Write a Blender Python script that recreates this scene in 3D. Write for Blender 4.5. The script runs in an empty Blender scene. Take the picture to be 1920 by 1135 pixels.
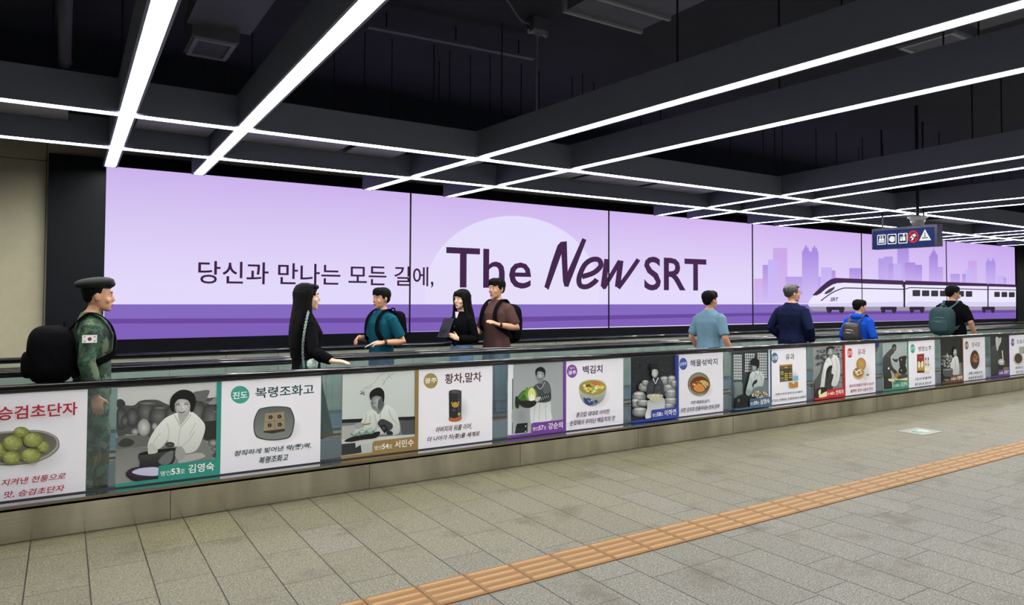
import bpy, bmesh, math, random
from mathutils import Vector, Matrix, noise
from mathutils.geometry import tessellate_polygon

# ------------------------------------------------------------------ scene, camera, light, exposure
SC = bpy.context.scene
COL = SC.collection
R = math.radians
FPX, YAW, PITCH, ROLL, CX, CY = 1313.98, R(32.56536), R(1.67535), R(.24669), 960.0, 516.153
EYE = Vector((0, 0, 1.6))
_f = Vector((math.sin(YAW)*math.cos(PITCH), math.cos(YAW)*math.cos(PITCH), math.sin(PITCH)))
_r = Vector((math.cos(YAW), -math.sin(YAW), 0)); _u = _r.cross(_f)
CR = math.cos(ROLL)*_r + math.sin(ROLL)*_u
CU = -math.sin(ROLL)*_r + math.cos(ROLL)*_u
CF = _f
cam = bpy.data.cameras.new('camera'); camo = bpy.data.objects.new('camera', cam); COL.objects.link(camo)
cam.sensor_width = 36; cam.lens = FPX/1920*36; cam.clip_start = .05; cam.clip_end = 200
cam.shift_y = (CY - 567.5)/1920
camo.matrix_world = Matrix(((CR.x, CU.x, -CF.x, EYE.x), (CR.y, CU.y, -CF.y, EYE.y), (CR.z, CU.z, -CF.z, EYE.z), (0, 0, 0, 1)))
SC.camera = camo
w = bpy.data.worlds.new('world'); SC.world = w; w.use_nodes = True
w.node_tree.nodes['Background'].inputs[0].default_value = (.55, .56, .6, 1)
w.node_tree.nodes['Background'].inputs[1].default_value = .02
SC.view_settings.view_transform = 'Standard'; SC.view_settings.look = 'None'
SC.view_settings.gamma = 1; SC.view_settings.use_curve_mapping = False
SC.view_settings.exposure = 0.0
STRIP = 38.0          # radiance of the ceiling light diffusers
SC.cycles.max_bounces = 10; SC.cycles.transparent_max_bounces = 24
SC.cycles.caustics_reflective = False; SC.cycles.caustics_refractive = False
SC.cycles.sample_clamp_indirect = 4

def at_y(px, py, y):      # a point of the photograph on the upright plane y
    d = CR*((px-CX)/FPX) + CU*((CY-py)/FPX) + CF
    return EYE + d*(y/d.y)
def at_z(px, py, z):
    d = CR*((px-CX)/FPX) + CU*((CY-py)/FPX) + CF
    return EYE + d*((z-1.6)/d.z)

# ------------------------------------------------------------------ materials
def lin(h):
    if isinstance(h, (tuple, list)): return tuple(h)[:3]
    h = h.lstrip('#')
    if len(h) == 1: h = h*6
    if len(h) == 2: h = h*3
    o = []
    for i in (0, 2, 4):
        c = int(h[i:i+2], 16)/255
        o.append(c/12.92 if c <= .04045 else ((c+.055)/1.055)**2.4)
    return tuple(o)
MATS = {}
class NT:
    def __init__(s, name):
        s.m = bpy.data.materials.new(name); s.m.use_nodes = True
        s.t = s.m.node_tree; s.b = s.t.nodes['Principled BSDF']; s.out = s.t.nodes['Material Output']
    def n(s, typ, ins=None, **kw):
        k = s.t.nodes.new(typ)
        for a, v in kw.items(): setattr(k, a, v)
        for i, v in (ins or {}).items():
            if hasattr(v, 'is_output') or isinstance(v, bpy.types.NodeSocket): s.t.links.new(v, k.inputs[i])
            else: k.inputs[i].default_value = v
        return k
    def link(s, a, b): s.t.links.new(a, b)
    def math(s, op, a, b=0.0, c=0.0, clamp=False):
        k = s.n('ShaderNodeMath', {0: a, 1: b, 2: c}, operation=op); k.use_clamp = clamp; return k.outputs[0]
    def mix(s, f, a, b, blend='MIX'):
        k = s.n('ShaderNodeMix', data_type='RGBA', blend_type=blend)
        for i, v in ((0, f), (6, a), (7, b)):
            if isinstance(v, bpy.types.NodeSocket): s.link(v, k.inputs[i])
            else: k.inputs[i].default_value = v if i == 0 else (*v, 1)
        return k.outputs[2]
    def pos(s): return s.n('ShaderNodeNewGeometry').outputs['Position']
    def noise(s, scale, vec=None, detail=3, rough=.5):
        k = s.n('ShaderNodeTexNoise', {'Scale': scale, 'Detail': detail, 'Roughness': rough})
        if vec is not None: s.link(vec, k.inputs['Vector'])
        return k.outputs['Fac']
    def bump(s, h, strength=.3, dist=.01):
        k = s.n('ShaderNodeBump', {'Strength': strength, 'Distance': dist, 'Height': h}); s.link(k.outputs[0], s.b.inputs['Normal'])
def mat(name, col, rough=.5, metal=0, spec=.5, var=0, vscale=8, bump=0, bscale=60, coat=0):
    if name in MATS: return MATS[name]
    t = NT(name); c = lin(col)
    t.b.inputs['Roughness'].default_value = rough; t.b.inputs['Metallic'].default_value = metal
    t.b.inputs['Specular IOR Level'].default_value = spec
    if coat: t.b.inputs['Coat Weight'].default_value = coat
    tc = t.n('ShaderNodeTexCoord').outputs['Object']
    f = t.noise(vscale, tc)
    v = var or .06
    t.link(t.mix(f, tuple(x*(1-v) for x in c), tuple(min(1, x*(1+v)) for x in c)), t.b.inputs['Base Color'])
    if bump: t.bump(t.noise(bscale, tc, 4), bump, .004)
    MATS[name] = t.m; return t.m
def emit(name, col, strength=1.0, sample=True):
    if name in MATS: return MATS[name]
    t = NT(name); t.b.inputs['Base Color'].default_value = (0, 0, 0, 1); t.b.inputs['Roughness'].default_value = .6
    t.b.inputs['Specular IOR Level'].default_value = .1
    t.b.inputs['Emission Color'].default_value = (*lin(col), 1); t.b.inputs['Emission Strength'].default_value = strength
    if not sample: t.m.cycles.emission_sampling = 'NONE'
    MATS[name] = t.m; return t.m
def vcol_mat(name, rough=.4, emission=0, sample=False, spec=.35):
    t = NT(name); a = t.n('ShaderNodeVertexColor', layer_name='Col').outputs[0]
    t.b.inputs['Roughness'].default_value = rough; t.b.inputs['Specular IOR Level'].default_value = spec
    if emission:
        t.b.inputs['Base Color'].default_value = (0, 0, 0, 1); t.b.inputs['Specular IOR Level'].default_value = .05
        t.link(a, t.b.inputs['Emission Color']); t.b.inputs['Emission Strength'].default_value = emission
        t.m.cycles.emission_sampling = 'FRONT' if sample else 'NONE'
    else: t.link(a, t.b.inputs['Base Color'])
    MATS[name] = t.m; return t.m

# ------------------------------------------------------------------ mesh building
class MB:
    def __init__(s): s.v = []; s.f = []; s.c = []; s.mi = []; s.k = 0
    def add(s, vs, fs, col=None, mi=0):
        o = len(s.v); s.v += [tuple(p) for p in vs]
        s.f += [tuple(i+o for i in f) for f in fs]; s.mi += [mi]*len(fs)
        if col is None: s.c += [(1, 1, 1)]*len(vs)
        elif isinstance(col, list): s.c += col
        else: s.c += [lin(col)]*len(vs)
    def box(s, x0, x1, y0, y1, z0, z1, mi=0, col=None):
        vs = [(x, y, z) for x in (x0, x1) for y in (y0, y1) for z in (z0, z1)]
        s.add(vs, [(0, 1, 3, 2), (4, 6, 7, 5), (0, 4, 5, 1), (2, 3, 7, 6), (0, 2, 6, 4), (1, 5, 7, 3)], col, mi)
    def bar(s, a, b, wid, z0, z1, mi=0):            # a box along the plan segment a-b
        a, b = Vector(a), Vector(b); d = (b-a).normalized(); n = Vector((-d.y, d.x))*wid/2
        q = [a-n, a+n, b+n, b-n]
        vs = [(p.x, p.y, z) for z in (z0, z1) for p in q]
        s.add(vs, [(3, 2, 1, 0), (4, 5, 6, 7), (0, 1, 5, 4), (1, 2, 6, 5), (2, 3, 7, 6), (3, 0, 4, 7)], None, mi)
    def tube(s, pts, rads, n=10, mi=0, caps=True, flat=1.0, up=None, col=None):
        pts = [Vector(p) for p in pts]; m = len(pts)
        if not isinstance(rads, (list, tuple)): rads = [rads]*m
        ref = Vector(up) if up else None; rings = []
        for i, p in enumerate(pts):
            d = (pts[min(i+1, m-1)]-pts[max(i-1, 0)]).normalized()
            if ref is None: ref = Vector((0, 0, 1)) if abs(d.z) < .9 else Vector((1, 0, 0))
            a = ref - d*ref.dot(d)
            if a.length < 1e-4: a = d.orthogonal()
            a.normalize(); b = d.cross(a)
            if not up: ref = a
            rings.append([p + a*math.cos(t)*rads[i]*flat + b*math.sin(t)*rads[i] for t in (2*math.pi*j/n for j in range(n))])
        vs = [q for r_ in rings for q in r_]; fs = []
        for i in range(m-1):
            for j in range(n): fs.append((i*n+j, i*n+(j+1) % n, (i+1)*n+(j+1) % n, (i+1)*n+j))
        if caps: fs += [tuple(range(n-1, -1, -1)), tuple((m-1)*n+j for j in range(n))]
        s.add(vs, fs, col, mi)
    def rings(s, rs, n=20, mi=0, p=2.0, col=None):     # rs: (x, y, z, rx, ry) horizontal superellipse rings
        vs = []; fs = []; m = len(rs)
        for (x, y, z, rx, ry) in rs:
            for j in range(n):
                t = 2*math.pi*j/n; c_, s_ = math.cos(t), math.sin(t)
                vs.append((x+rx*math.copysign(abs(c_)**(2/p), c_), y+ry*math.copysign(abs(s_)**(2/p), s_), z))
        for i in range(m-1):
            for j in range(n): fs.append((i*n+j, i*n+(j+1) % n, (i+1)*n+(j+1) % n, (i+1)*n+j))
        fs += [tuple(range(n-1, -1, -1)), tuple((m-1)*n+j for j in range(n))]
        s.add(vs, fs, col, mi)
    def ell(s, c, r, n=14, m=9, p=2.0, rot=None, mi=0, col=None):     # ellipsoid / rounded box
        vs = []; fs = []; c = Vector(c)
        f = lambda q, e: math.copysign(abs(q)**e, q)
        e = 2/p
        for i in range(m+1):
            a = -math.pi/2 + math.pi*i/m
            for j in range(n):
                b = 2*math.pi*j/n
                v = Vector((r[0]*f(math.cos(a), e)*f(math.cos(b), e), r[1]*f(math.cos(a), e)*f(math.sin(b), e), r[2]*f(math.sin(a), e)))
                if rot: v = rot @ v
                vs.append(c+v)
        for i in range(m):
            for j in range(n): fs.append((i*n+j, i*n+(j+1) % n, (i+1)*n+(j+1) % n, (i+1)*n+j))
        s.add(vs, fs, col, mi)
    def prism(s, poly, fn, mi=0, col=None):     # poly 2D list, fn(p, k) k=0/1 -> 3D
        n = len(poly); vs = [fn(p, 0) for p in poly]+[fn(p, 1) for p in poly]
        tr = tessellate_polygon([[Vector((p[0], p[1], 0)) for p in poly]])
        fs = [tuple(t) for t in tr]+[tuple(i+n for i in reversed(t)) for t in tr]
        fs += [(i, i+n, (i+1) % n+n, (i+1) % n) for i in range(n)]
        s.add(vs, fs, col, mi)
    def build(s, name, mats, parent=None, loc=None, smooth=False, fix=True, bevel=0):
        me = bpy.data.meshes.new(name); me.from_pydata(s.v, [], s.f)
        if not isinstance(mats, (list, tuple)): mats = [mats]
        for m in mats: me.materials.append(m)
        for i, p in enumerate(me.polygons): p.material_index = s.mi[i]; p.use_smooth = smooth
        if any(c != (1, 1, 1) for c in s.c):
            a = me.color_attributes.new('Col', 'FLOAT_COLOR', 'POINT')
            for i, c in enumerate(s.c): a.data[i].color = (*c, 1)
        if fix:
            b = bmesh.new(); b.from_mesh(me); bmesh.ops.recalc_face_normals(b, faces=b.faces); b.to_mesh(me); b.free()
        me.update()
        o = bpy.data.objects.new(name, me); COL.objects.link(o)
        if parent: o.parent = parent
        if loc: o.location = loc
        if bevel:
            m = o.modifiers.new('bevel', 'BEVEL'); m.width = bevel; m.segments = 2; m.limit_method = 'ANGLE'
        return o
def tag(o, label=None, cat=None, group=None, kind=None):
    for k, v in (('label', label), ('category', cat), ('group', group), ('kind', kind)):
        if v: o[k] = v
    return o
def empty(name, loc=(0, 0, 0), rz=0):
    o = bpy.data.objects.new(name, None); COL.objects.link(o); o.location = loc; o.rotation_euler = (0, 0, rz)
    o.empty_display_size = .1; return o
def struct(name, mb, m, **k): return tag(mb.build(name, m, **k), kind='structure')

# a scratch scene in which modifiers and lettering are worked out, removed at the end of the script
TMP = bpy.data.scenes.new('scratch')
def evaluated(o):
    TMP.collection.objects.link(o); vl = TMP.view_layers[0]; vl.update()
    me = bpy.data.meshes.new_from_object(o.evaluated_get(vl.depsgraph)); TMP.collection.objects.unlink(o); return me
# lettering: a text curve turned into flat faces
_TXT = {}
def text_faces(body, bold=0.0):
    k = (body, bold)
    if k not in _TXT:
        c = bpy.data.curves.new('lettering', 'FONT'); c.body = body; c.resolution_u = 3; c.offset = bold
        o = bpy.data.objects.new('lettering', c); me = evaluated(o)
        vs = [(v.co.x, v.co.y) for v in me.vertices]; fs = [tuple(p.vertices) for p in me.polygons]
        bpy.data.meshes.remove(me); bpy.data.objects.remove(o); bpy.data.curves.remove(c)
        x0 = min(v[0] for v in vs); x1 = max(v[0] for v in vs); y0 = min(v[1] for v in vs); y1 = max(v[1] for v in vs)
        _TXT[k] = ([((x-x0)/(x1-x0), (y-y0)/(y1-y0)) for x, y in vs], fs, (x1-x0)/(y1-y0))
    return _TXT[k]
def spline(p, seg=5, closed=True):
    n = len(p); o = []
    rng = range(n) if closed else range(n-1)
    for i in rng:
        if closed: a, b, c, d = p[(i-1) % n], p[i], p[(i+1) % n], p[(i+2) % n]
        else: a, b, c, d = p[max(i-1, 0)], p[i], p[i+1], p[min(i+2, n-1)]
        for j in range(seg):
            t = j/seg
            o.append(tuple(.5*((2*b[k])+(-a[k]+c[k])*t+(2*a[k]-5*b[k]+4*c[k]-d[k])*t*t+(-a[k]+3*b[k]-3*c[k]+d[k])*t**3) for k in (0, 1)))
    if not closed: o.append(tuple(p[-1]))
    return o
def pts(s): return [tuple(float(q) for q in p.split(',')) for p in s.split()]
class Art:      # flat printed / displayed layers on the upright plane y; coordinates read in an enlarged cut of the photograph
    def __init__(s, y, ox=0, oy=0, sc=1.0, step=.00015): s.mb = MB(); s.y = y; s.o = (ox, oy, sc); s.k = 1; s.step = step; s.gam = 1.0; s.clip = None
    def frame(s, ox, oy, sc): s.o = (ox, oy, sc)
    def W(s, p): q = at_y(s.o[0]+p[0]/s.o[2], s.o[1]+p[1]/s.o[2], s.y); return (q.x, q.z)
    def put(s, xz, fs, col):
        y = s.y - s.step*s.k; s.k += 1
        if not isinstance(col, list): col = [lin(col)]*len(xz)
        if s.clip: a, b, c, d = s.clip; xz = [(min(max(x, a), b), min(max(z, c), d)) for x, z in xz]
        if s.gam != 1: col = [tuple(q**s.gam for q in c) for c in col]
        s.mb.add([(x, y, z) for x, z in xz], fs, col)
    def fill(s, xz, col):
        tr = tessellate_polygon([[Vector((a, b, 0)) for a, b in xz]])
        if isinstance(col, tuple) and isinstance(col[0], str):
            z1 = max(b for a, b in xz); z0 = min(b for a, b in xz); A, B = lin(col[0]), lin(col[1])
            col = [tuple(B[i]+(A[i]-B[i])*(b-z0)/(z1-z0) for i in range(3)) for a, b in xz]
        s.put(xz, [tuple(t) for t in tr], col)
    def P(s, col, st): s.fill([s.W(p) for p in pts(st)], col)
    def S(s, col, st): s.fill([s.W(p) for p in spline(pts(st))], col)
    def rect(s, col, x0, x1, z0, z1): s.fill([(x0, z0), (x1, z0), (x1, z1), (x0, z1)], col)
    def E(s, cx, cy, rx, ry, col, edge=None, n=28):
        q = [s.W((cx, cy))]+[s.W((cx+rx*math.cos(2*math.pi*i/n), cy+ry*math.sin(2*math.pi*i/n))) for i in range(n)]
        cols = [lin(col)]+[lin(edge or col)]*n
        s.put(q, [(0, 1+i, 1+(i+1) % n) for i in range(n)], cols)
    def L(s, col, st, wd=4, closed=False, smooth=True):
        p = pts(st)
        if smooth and len(p) > 2: p = spline(p, 4, closed)
        m = len(p); a, b = [], []
        for i in range(m):
            u = p[max(i-1, 0)]; v = p[min(i+1, m-1)]; dx, dy = v[0]-u[0], v[1]-u[1]; l = math.hypot(dx, dy) or 1
            nx, ny = -dy/l*wd/2, dx/l*wd/2
            a.append(s.W((p[i][0]+nx, p[i][1]+ny))); b.append(s.W((p[i][0]-nx, p[i][1]-ny)))
        s.put(a+b, [(i, i+1, m+i+1, m+i) for i in range(m-1)], col)
    def T(s, body, xl, yt, yb, xr, col, bold=0.0, shear=0.0):
        v, f, _ = text_faces(body, bold)
        a = s.W((xl, yt)); b = s.W((xl, yb)); xr_ = s.W((xr, yt))[0]
        x0, z1, z0 = (a[0]+b[0])/2, a[1], b[1]; h = z1-z0; wd = xr_-x0-abs(shear)*h
        s.put([(x0+wd*u+shear*h*t, z0+h*t) for u, t in v], f, col)
    def TW(s, body, x0, x1, z0, z1, col, bold=0.0, shear=0.0):
        v, f, _ = text_faces(body, bold)
        s.put([(x0+(x1-x0)*u+shear*(z1-z0)*t, z0+(z1-z0)*t) for u, t in v], f, col)
    def build(s, name, m, parent=None): 
        o = s.mb.build(name, m, parent, fix=False)
        return o

# ------------------------------------------------------------------ the setting
X0, X1 = -7.0, 31.0
def concrete(name, col, jx=.6, jz=(2.99, .94)):
    t = NT(name); c = lin(col); p = t.pos(); s = t.n('ShaderNodeSeparateXYZ', {0: p})
    fx = t.math('PINGPONG', t.math('ADD', s.outputs[0], .18), jx/2)
    j = t.math('LESS_THAN', fx, .004)
    for z in jz: j = t.math('MAXIMUM', j, t.math('LESS_THAN', t.math('ABSOLUTE', t.math('SUBTRACT', s.outputs[2], z)), .005))
    n1 = t.noise(1.3, p, 4, .6); n2 = t.noise(60, p, 3, .6); n3 = t.noise(9, p, 4)
    k = t.math('MULTIPLY', t.math('ADD', t.math('MULTIPLY', n1, .5), t.math('ADD', t.math('MULTIPLY', n2, .3), t.math('MULTIPLY', n3, .3))), 1.0)
    base = t.mix(k, tuple(x*.72 for x in c), tuple(x*1.2 for x in c))
    t.link(t.mix(j, base, tuple(x*.25 for x in c)), t.b.inputs['Base Color']); t.b.inputs['Roughness'].default_value = .8
    t.bump(n2, .25, .004); return t.m
def floor_material():
    t = NT('granite_paving'); p = t.pos(); s = t.n('ShaderNodeSeparateXYZ', {0: p})
    u = t.math('DIVIDE', t.math('ADD', s.outputs[0], 299.851), .3); cu = t.math('FLOOR', u); fu = t.math('FRACT', u)
    wn = t.n('ShaderNodeTexWhiteNoise', {1: cu}, noise_dimensions='1D')
    ln = t.math('ADD', t.math('MULTIPLY', t.n('ShaderNodeTexWhiteNoise', {1: t.math('ADD', cu, .37)}, noise_dimensions='1D').outputs[0], .16), .5)
    v = t.math('ADD', t.math('DIVIDE', s.outputs[1], ln), t.math('MULTIPLY', wn.outputs[0], 7.0)); cv = t.math('FLOOR', v); fv = t.math('FRACT', v)
    cell = t.n('ShaderNodeCombineXYZ', {0: cu, 1: cv}); tn = t.n('ShaderNodeTexWhiteNoise', {0: cell.outputs[0]}, noise_dimensions='2D')
    ju = t.math('LESS_THAN', t.math('PINGPONG', t.math('ADD', fu, .5), .5), 0.0)
    du = t.math('MULTIPLY', t.math('SUBTRACT', .5, t.math('ABSOLUTE', t.math('SUBTRACT', fu, .5))), .3)
    dv = t.math('MULTIPLY', t.math('SUBTRACT', .5, t.math('ABSOLUTE', t.math('SUBTRACT', fv, .5))), ln)
    j1 = t.math('LESS_THAN', du, .0036); j2 = t.math('LESS_THAN', dv, .003)
    j = t.math('MAXIMUM', j1, t.math('MULTIPLY', j2, .8))
    near = t.n('ShaderNodeMapRange', {0: s.outputs[1], 1: 2.6, 2: 5.3}); nb = t.noise(1.1, p, 4, .6)
    warm = t.math('MULTIPLY', near.outputs[0], t.math('ADD', .45, nb), clamp=True)
    base = t.mix(warm, lin('6b6a64'), lin('6c6851'))
    base = t.mix(t.math('MULTIPLY', tn.outputs[0], .28), base, lin('58564e'))
    pale = t.math('GREATER_THAN', tn.outputs[0], .955); base = t.mix(t.math('MULTIPLY', pale, .07), base, lin('a9a6ac'))
    sp = t.noise(95, p, 4, .75); sp2 = t.noise(28, p, 3, .6)
    base = t.mix(t.n('ShaderNodeMapRange', {0: sp, 1: .38, 2: .62}).outputs[0], t.mix(1.0, base, (.4, .4, .4), 'MULTIPLY'), t.mix(1.0, base, (1.62, 1.62, 1.6), 'MULTIPLY')); base = t.mix(t.n('ShaderNodeMapRange', {0: sp2, 1: .3, 2: .7}).outputs[0], t.mix(1.0, base, (.86, .86, .85), 'MULTIPLY'), t.mix(1.0, base, (1.12, 1.12, 1.12), 'MULTIPLY'))
    stain = t.n('ShaderNodeMapRange', {0: t.noise(2.3, p, 5, .62), 1: .54, 2: .7}); base = t.mix(t.math('MULTIPLY', stain.outputs[0], .6), base, lin('443f30'))
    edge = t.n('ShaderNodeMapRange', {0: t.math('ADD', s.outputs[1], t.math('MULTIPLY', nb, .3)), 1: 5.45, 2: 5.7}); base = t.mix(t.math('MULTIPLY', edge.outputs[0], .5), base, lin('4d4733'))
    t.link(t.mix(j, base, lin('1d1a16')), t.b.inputs['Base Color'])
    t.b.inputs['Roughness'].default_value = .62; t.b.inputs['Specular IOR Level'].default_value = .3
    h = t.math('SUBTRACT', t.math('ADD', t.math('MULTIPLY', sp, .5), t.math('MULTIPLY', sp2, .5)), t.math('MULTIPLY', j, 1.5)); t.bump(h, .35, .004); return t.m
b = MB(); b.box(X0, X1, -7, 8.8, -.2, 0); struct('floor', b, floor_material())
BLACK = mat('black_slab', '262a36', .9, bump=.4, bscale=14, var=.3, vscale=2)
CONC = concrete('wall_concrete', 'aea98f')
b = MB(); b.box(X0, X1, 8.78, 9.0, 0, 3.25); struct('wall_back', b, CONC)
b = MB(); b.box(X0, X1, 8.78, 9.0, 3.25, 4.3); struct('wall_back_shade', b, BLACK)  # upper wall coloured black to paint in the shade above the lights
b = MB(); b.box(X0-.2, X0, -7, 9, 0, 4.3); struct('wall_left', b, CONC)
b = MB(); b.box(X1, X1+.2, -7, 9, 0, 4.3); struct('wall_right', b, CONC)
b = MB(); b.box(X0, X1, -7.2, -7, 0, 4.3); struct('wall_front', b, concrete('front_concrete', 'b9bcc2'))
b = MB(); b.box(X0, X1, -7.2, 9, 4.3, 4.5); struct('ceiling', b, BLACK)
# black surround of the screen
FRAME = mat('black_frame', '0c1015', .5, spec=.15)
b = MB()
b.box(-.16, .352, 8.68, 8.78, 1.02, 3.06); b.box(21.86, 22.75, 8.68, 8.78, .9, 3.1)
struct('trim_1', b, FRAME)
b = MB(); b.box(.352, 21.86, 8.70, 8.78, 2.985, 3.12); b.box(.352, 21.86, 8.705, 8.78, .96, 1.14); b.box(.352, 21.86, 8.74, 8.78, 1.1, 3.0)
struct('trim_3', b, mat('screen_bezel', '07090e', .6, spec=.1))

# ------------------------------------------------------------------ LED screen
SY = 8.70
EM = vcol_mat('screen_panel_light', .6, 1.0, True); EA = vcol_mat('screen_picture_light', .6, 1.0, False)
led = tag(empty('led_screen', (0, 0, 0)), 'long lilac advertising screen on the wall showing a white and purple train', 'screen')
SEAM = [.352, 3.922, 7.407, 10.939, 14.524, 18.128, 21.815]
def skycol(x, t):      # the displayed picture's own backdrop: lilac, paler towards the ground band
    k = (x-.35)/21.4
    top = [lin(c) for c in ('cbb3ec', 'd3b6f0', 'c8a8ee')]; bot = [lin(c) for c in ('e3dafb', 'e4dbfc', 'd6c2f6')]
    def m3(a): 
        q = k*2; i = min(int(q), 1); f = q-i; return tuple(a[i][c]+(a[i+1][c]-a[i][c])*f for c in range(3))
    A, B = m3(top), m3(bot); s_ = t**1.25
    return tuple(B[c]+(A[c]-B[c])*s_ for c in range(3))
for i in range(6):
    b = MB(); xa, xb = SEAM[i]+.006, SEAM[i+1]-.006; vs = []; cs = []
    nx, nz = 6, 10
    for r_ in range(nz+1):
        for c_ in range(nx+1):
            x = xa+(xb-xa)*c_/nx; zb = 1.116-.0035*(x-.35); z = zb+(2.98-zb)*r_/nz
            vs.append((x, SY, z)); cs.append(skycol(x, max(0, (z-1.55)/(2.98-1.55))))
    b.add(vs, [(r_*(nx+1)+c_, r_*(nx+1)+c_+1, (r_+1)*(nx+1)+c_+1, (r_+1)*(nx+1)+c_) for r_ in range(nz) for c_ in range(nx)], cs)
    z0 = 1.116-.0035*(xa-.35)
    o = len(b.v); b.box(xa, xb, SY+.002, SY+.04, z0, 2.98, col='101018'); b.build('screen_panel', EM, led, fix=False)
a = Art(SY, 0, 0, 1, .0001)        # ground bands, over the whole width
a.k = 2
a.P('8469c0', "196,571 770,571 1141,571 1410,571 1903,571 1904,584 1410,589 1000,598 195,600")
a.P('7f60ba', "194.5,604 1000,603 1410,592 1904,586 1904.5,597.5 1410,607 1000,616 700,624.5 194,638")
a.P('6a489e', "195,598 700,596.5 1000,594 1410,587 1904,582 1904,586 1410,592.6 1000,603 700,605.5 195,607")
a.build('ground_band', EA, led)
a = Art(SY, 0, 0, 1, .0001); a.k = 1
q = []
for i in range(41):
    t_ = math.pi*i/40; q.append(a.W((960+163*math.cos(t_), 548-143*math.sin(t_))))
q = [a.W((1121, 571))]+q+[a.W((799, 571))]
a.fill(q, ('e3defc', 'e6def9')); a.build('moon_disc', EA, led)
a = Art(SY, 1380, 430, 3.556, .0001); a.k = 1
def blk(col, x0, x1, y0, y1, c2='d0bcf4'):
    a.mb = MB(); a.P((col, c2), f"{x0},{y1} {x1},{y1} {x1},{y0} {x0},{y0}"); a.build('building_silhouette', EA, led)
for q in (('d2ade8', 120, 180, 330, 495), ('cba6e8', 247, 342, 125, 495), ('b092e0', 178, 213, 238, 495), ('c4b2f4', 213, 280, 203, 495),
          ('b79ae6', 330, 565, 317, 495), ('aa8ce2', 440, 550, 150, 470), ('c2b0f4', 567, 638, 255, 495), ('b48fe0', 638, 663, 275, 495),
          ('aa8ce2', 755, 835, 260, 400), ('b095e4', 948, 985, 195, 400), ('b095e4', 985, 1045, 183, 400), ('a98be0', 1075, 1152, 130, 400),
          ('c0acf2', 1048, 1100, 230, 400), ('b18fe0', 1015, 1048, 230, 400), ('a987de', 1125, 1195, 222, 400), ('a987de', 1195, 1240, 238, 400),
          ('a684dc', 1287, 1345, 180, 400), ('b79be8', 1345, 1380, 252, 400), ('b095e6', 1430, 1492, 298, 400), ('ad8fe0', 1508, 1530, 298, 400),
          ('c9a2ea', 1547, 1605, 212, 400), ('c3b2f6', 1530, 1570, 270, 400), ('ae94e4', 1665, 1730, 225, 400), ('c3b2f6', 1743, 1785, 308, 400), ('b48fe0', 1785, 1800, 322, 400)): blk(*q)
a.mb = MB(); a.P('aa8ce2', "444,150 444,138 452,138 452,122 460,122 460,108 472,108 472,122 484,122 484,138 490,152 502,152 506,140 506,124 516,124 516,110 528,110 528,124 540,124 540,140 548,152"); a.build('building_silhouette', EA, led)
a.mb = MB(); a.P('a684dc', "1287,182 1294,182 1294,165 1304,165 1304,148 1312,148 1318,120 1324,148 1332,148 1332,165 1340,165 1345,182"); a.build('building_silhouette', EA, led)
a.mb = MB(); a.P('ae94e4', "1668,226 1668,210 1676,210 1676,195 1684,195 1690,212 1702,214 1706,210 1706,196 1716,196 1724,212 1728,226"); a.build('building_silhouette', EA, led)
a.mb = MB(); a.P('a98be0', "1082,132 1090,122 1140,124 1146,132"); a.build('building_silhouette', EA, led)
a = Art(SY, 1380, 430, 3.556, .0001); a.k = 50
a.P('9c97a4', "484,512 700,512 1865,512 1865,538 1300,540 520,546 496,536")
a.P('ebe6fd', "479,505 486,480 500,458 530,436 575,392 625,350 665,338 1114,352 1114,517 488,517")
a.P('ebe6fd', "1127,350 1674,368 1674,516 1127,517"); a.P('ebe6fd', "1683,370 1865,376 1865,515 1683,516")
a.P('dad2f5', "482,498 1114,484 1114,517 488,517"); a.P('dad2f5', "1127,497 1150,484 1674,486 1674,516 1127,517"); a.P('dad2f5', "1683,487 1865,486 1865,515 1683,516")
a.P('43254e', "510,438 560,388 605,350 635,332 665,325 1114,343 1114,371 900,364 720,357 672,360 640,370 600,396 560,430 535,442 515,442")
a.P('43254e', "1127,342 1674,362 1674,381 1127,371"); a.P('43254e', "1683,363 1865,370 1865,387 1683,382")
a.L('43254e', "565,478 600,450 650,418 700,398 735,392 900,396 1114,401", 7)
a.L('43254e', "1127,401 1150,391 1180,390 1674,403", 6, smooth=False); a.L('43254e', "1683,402 1865,406", 5)
a.P('4a4654', "585,431 600,414 625,396 658,382 655,396 630,420 600,433")
a.P('29252f', "1113,350 1127,350 1126,522 1116,522"); a.P('29252f', "1674,366 1683,366 1682,520 1675,520")
a.P('29252f', "1104,372 1114,372 1114,384 1108,382")
for x0, x1, y0, y1 in ((1175, 1226, 406, 447), (1238, 1287, 408, 447), (1299, 1346, 409, 448), (1358, 1405, 410, 448), (1415, 1460, 411, 449), (1470, 1518, 412, 450), (1530, 1573, 413, 451), (1720, 1757, 418, 452), (1768, 1806, 419, 453), (1817, 1856, 420, 454)):
    a.P('36333e', f"{x0+3},{y0} {x1-3},{y0} {x1},{y0+4} {x1},{y1-4} {x1-3},{y1} {x0+3},{y1} {x0},{y1-4} {x0},{y0+4}")
for x0, x1 in ((595, 726), (958, 1073), (1150, 1258), (1634, 1727)):
    m_ = (x0+x1)/2; h = (x1-x0)/2
    a.P('2b2733', f"{x0},533 {x0+h*.14},517 {x1-h*.14},517 {x1},533 {x1-h*.5},536 {m_+h*.2},540 {m_-h*.2},540 {x0+h*.5},536")
    for q in (-.62, .62): a.E(m_+h*q, 538, h*.27, 21, '2b2733')
a.T('SRT', 625, 455, 481, 681, '43254e', .03, .45)
a.build('train_picture', EA, led)
a = Art(SY, 0, 0, 1, .0001); a.k = 40
a.T('당신과 만나는 모든 길에', 371.5, 488.8, 532, 803, '3d1f40', .008); a.T(',', 807.5, 528, 540, 812.5, '3d1f40', .01)
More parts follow.
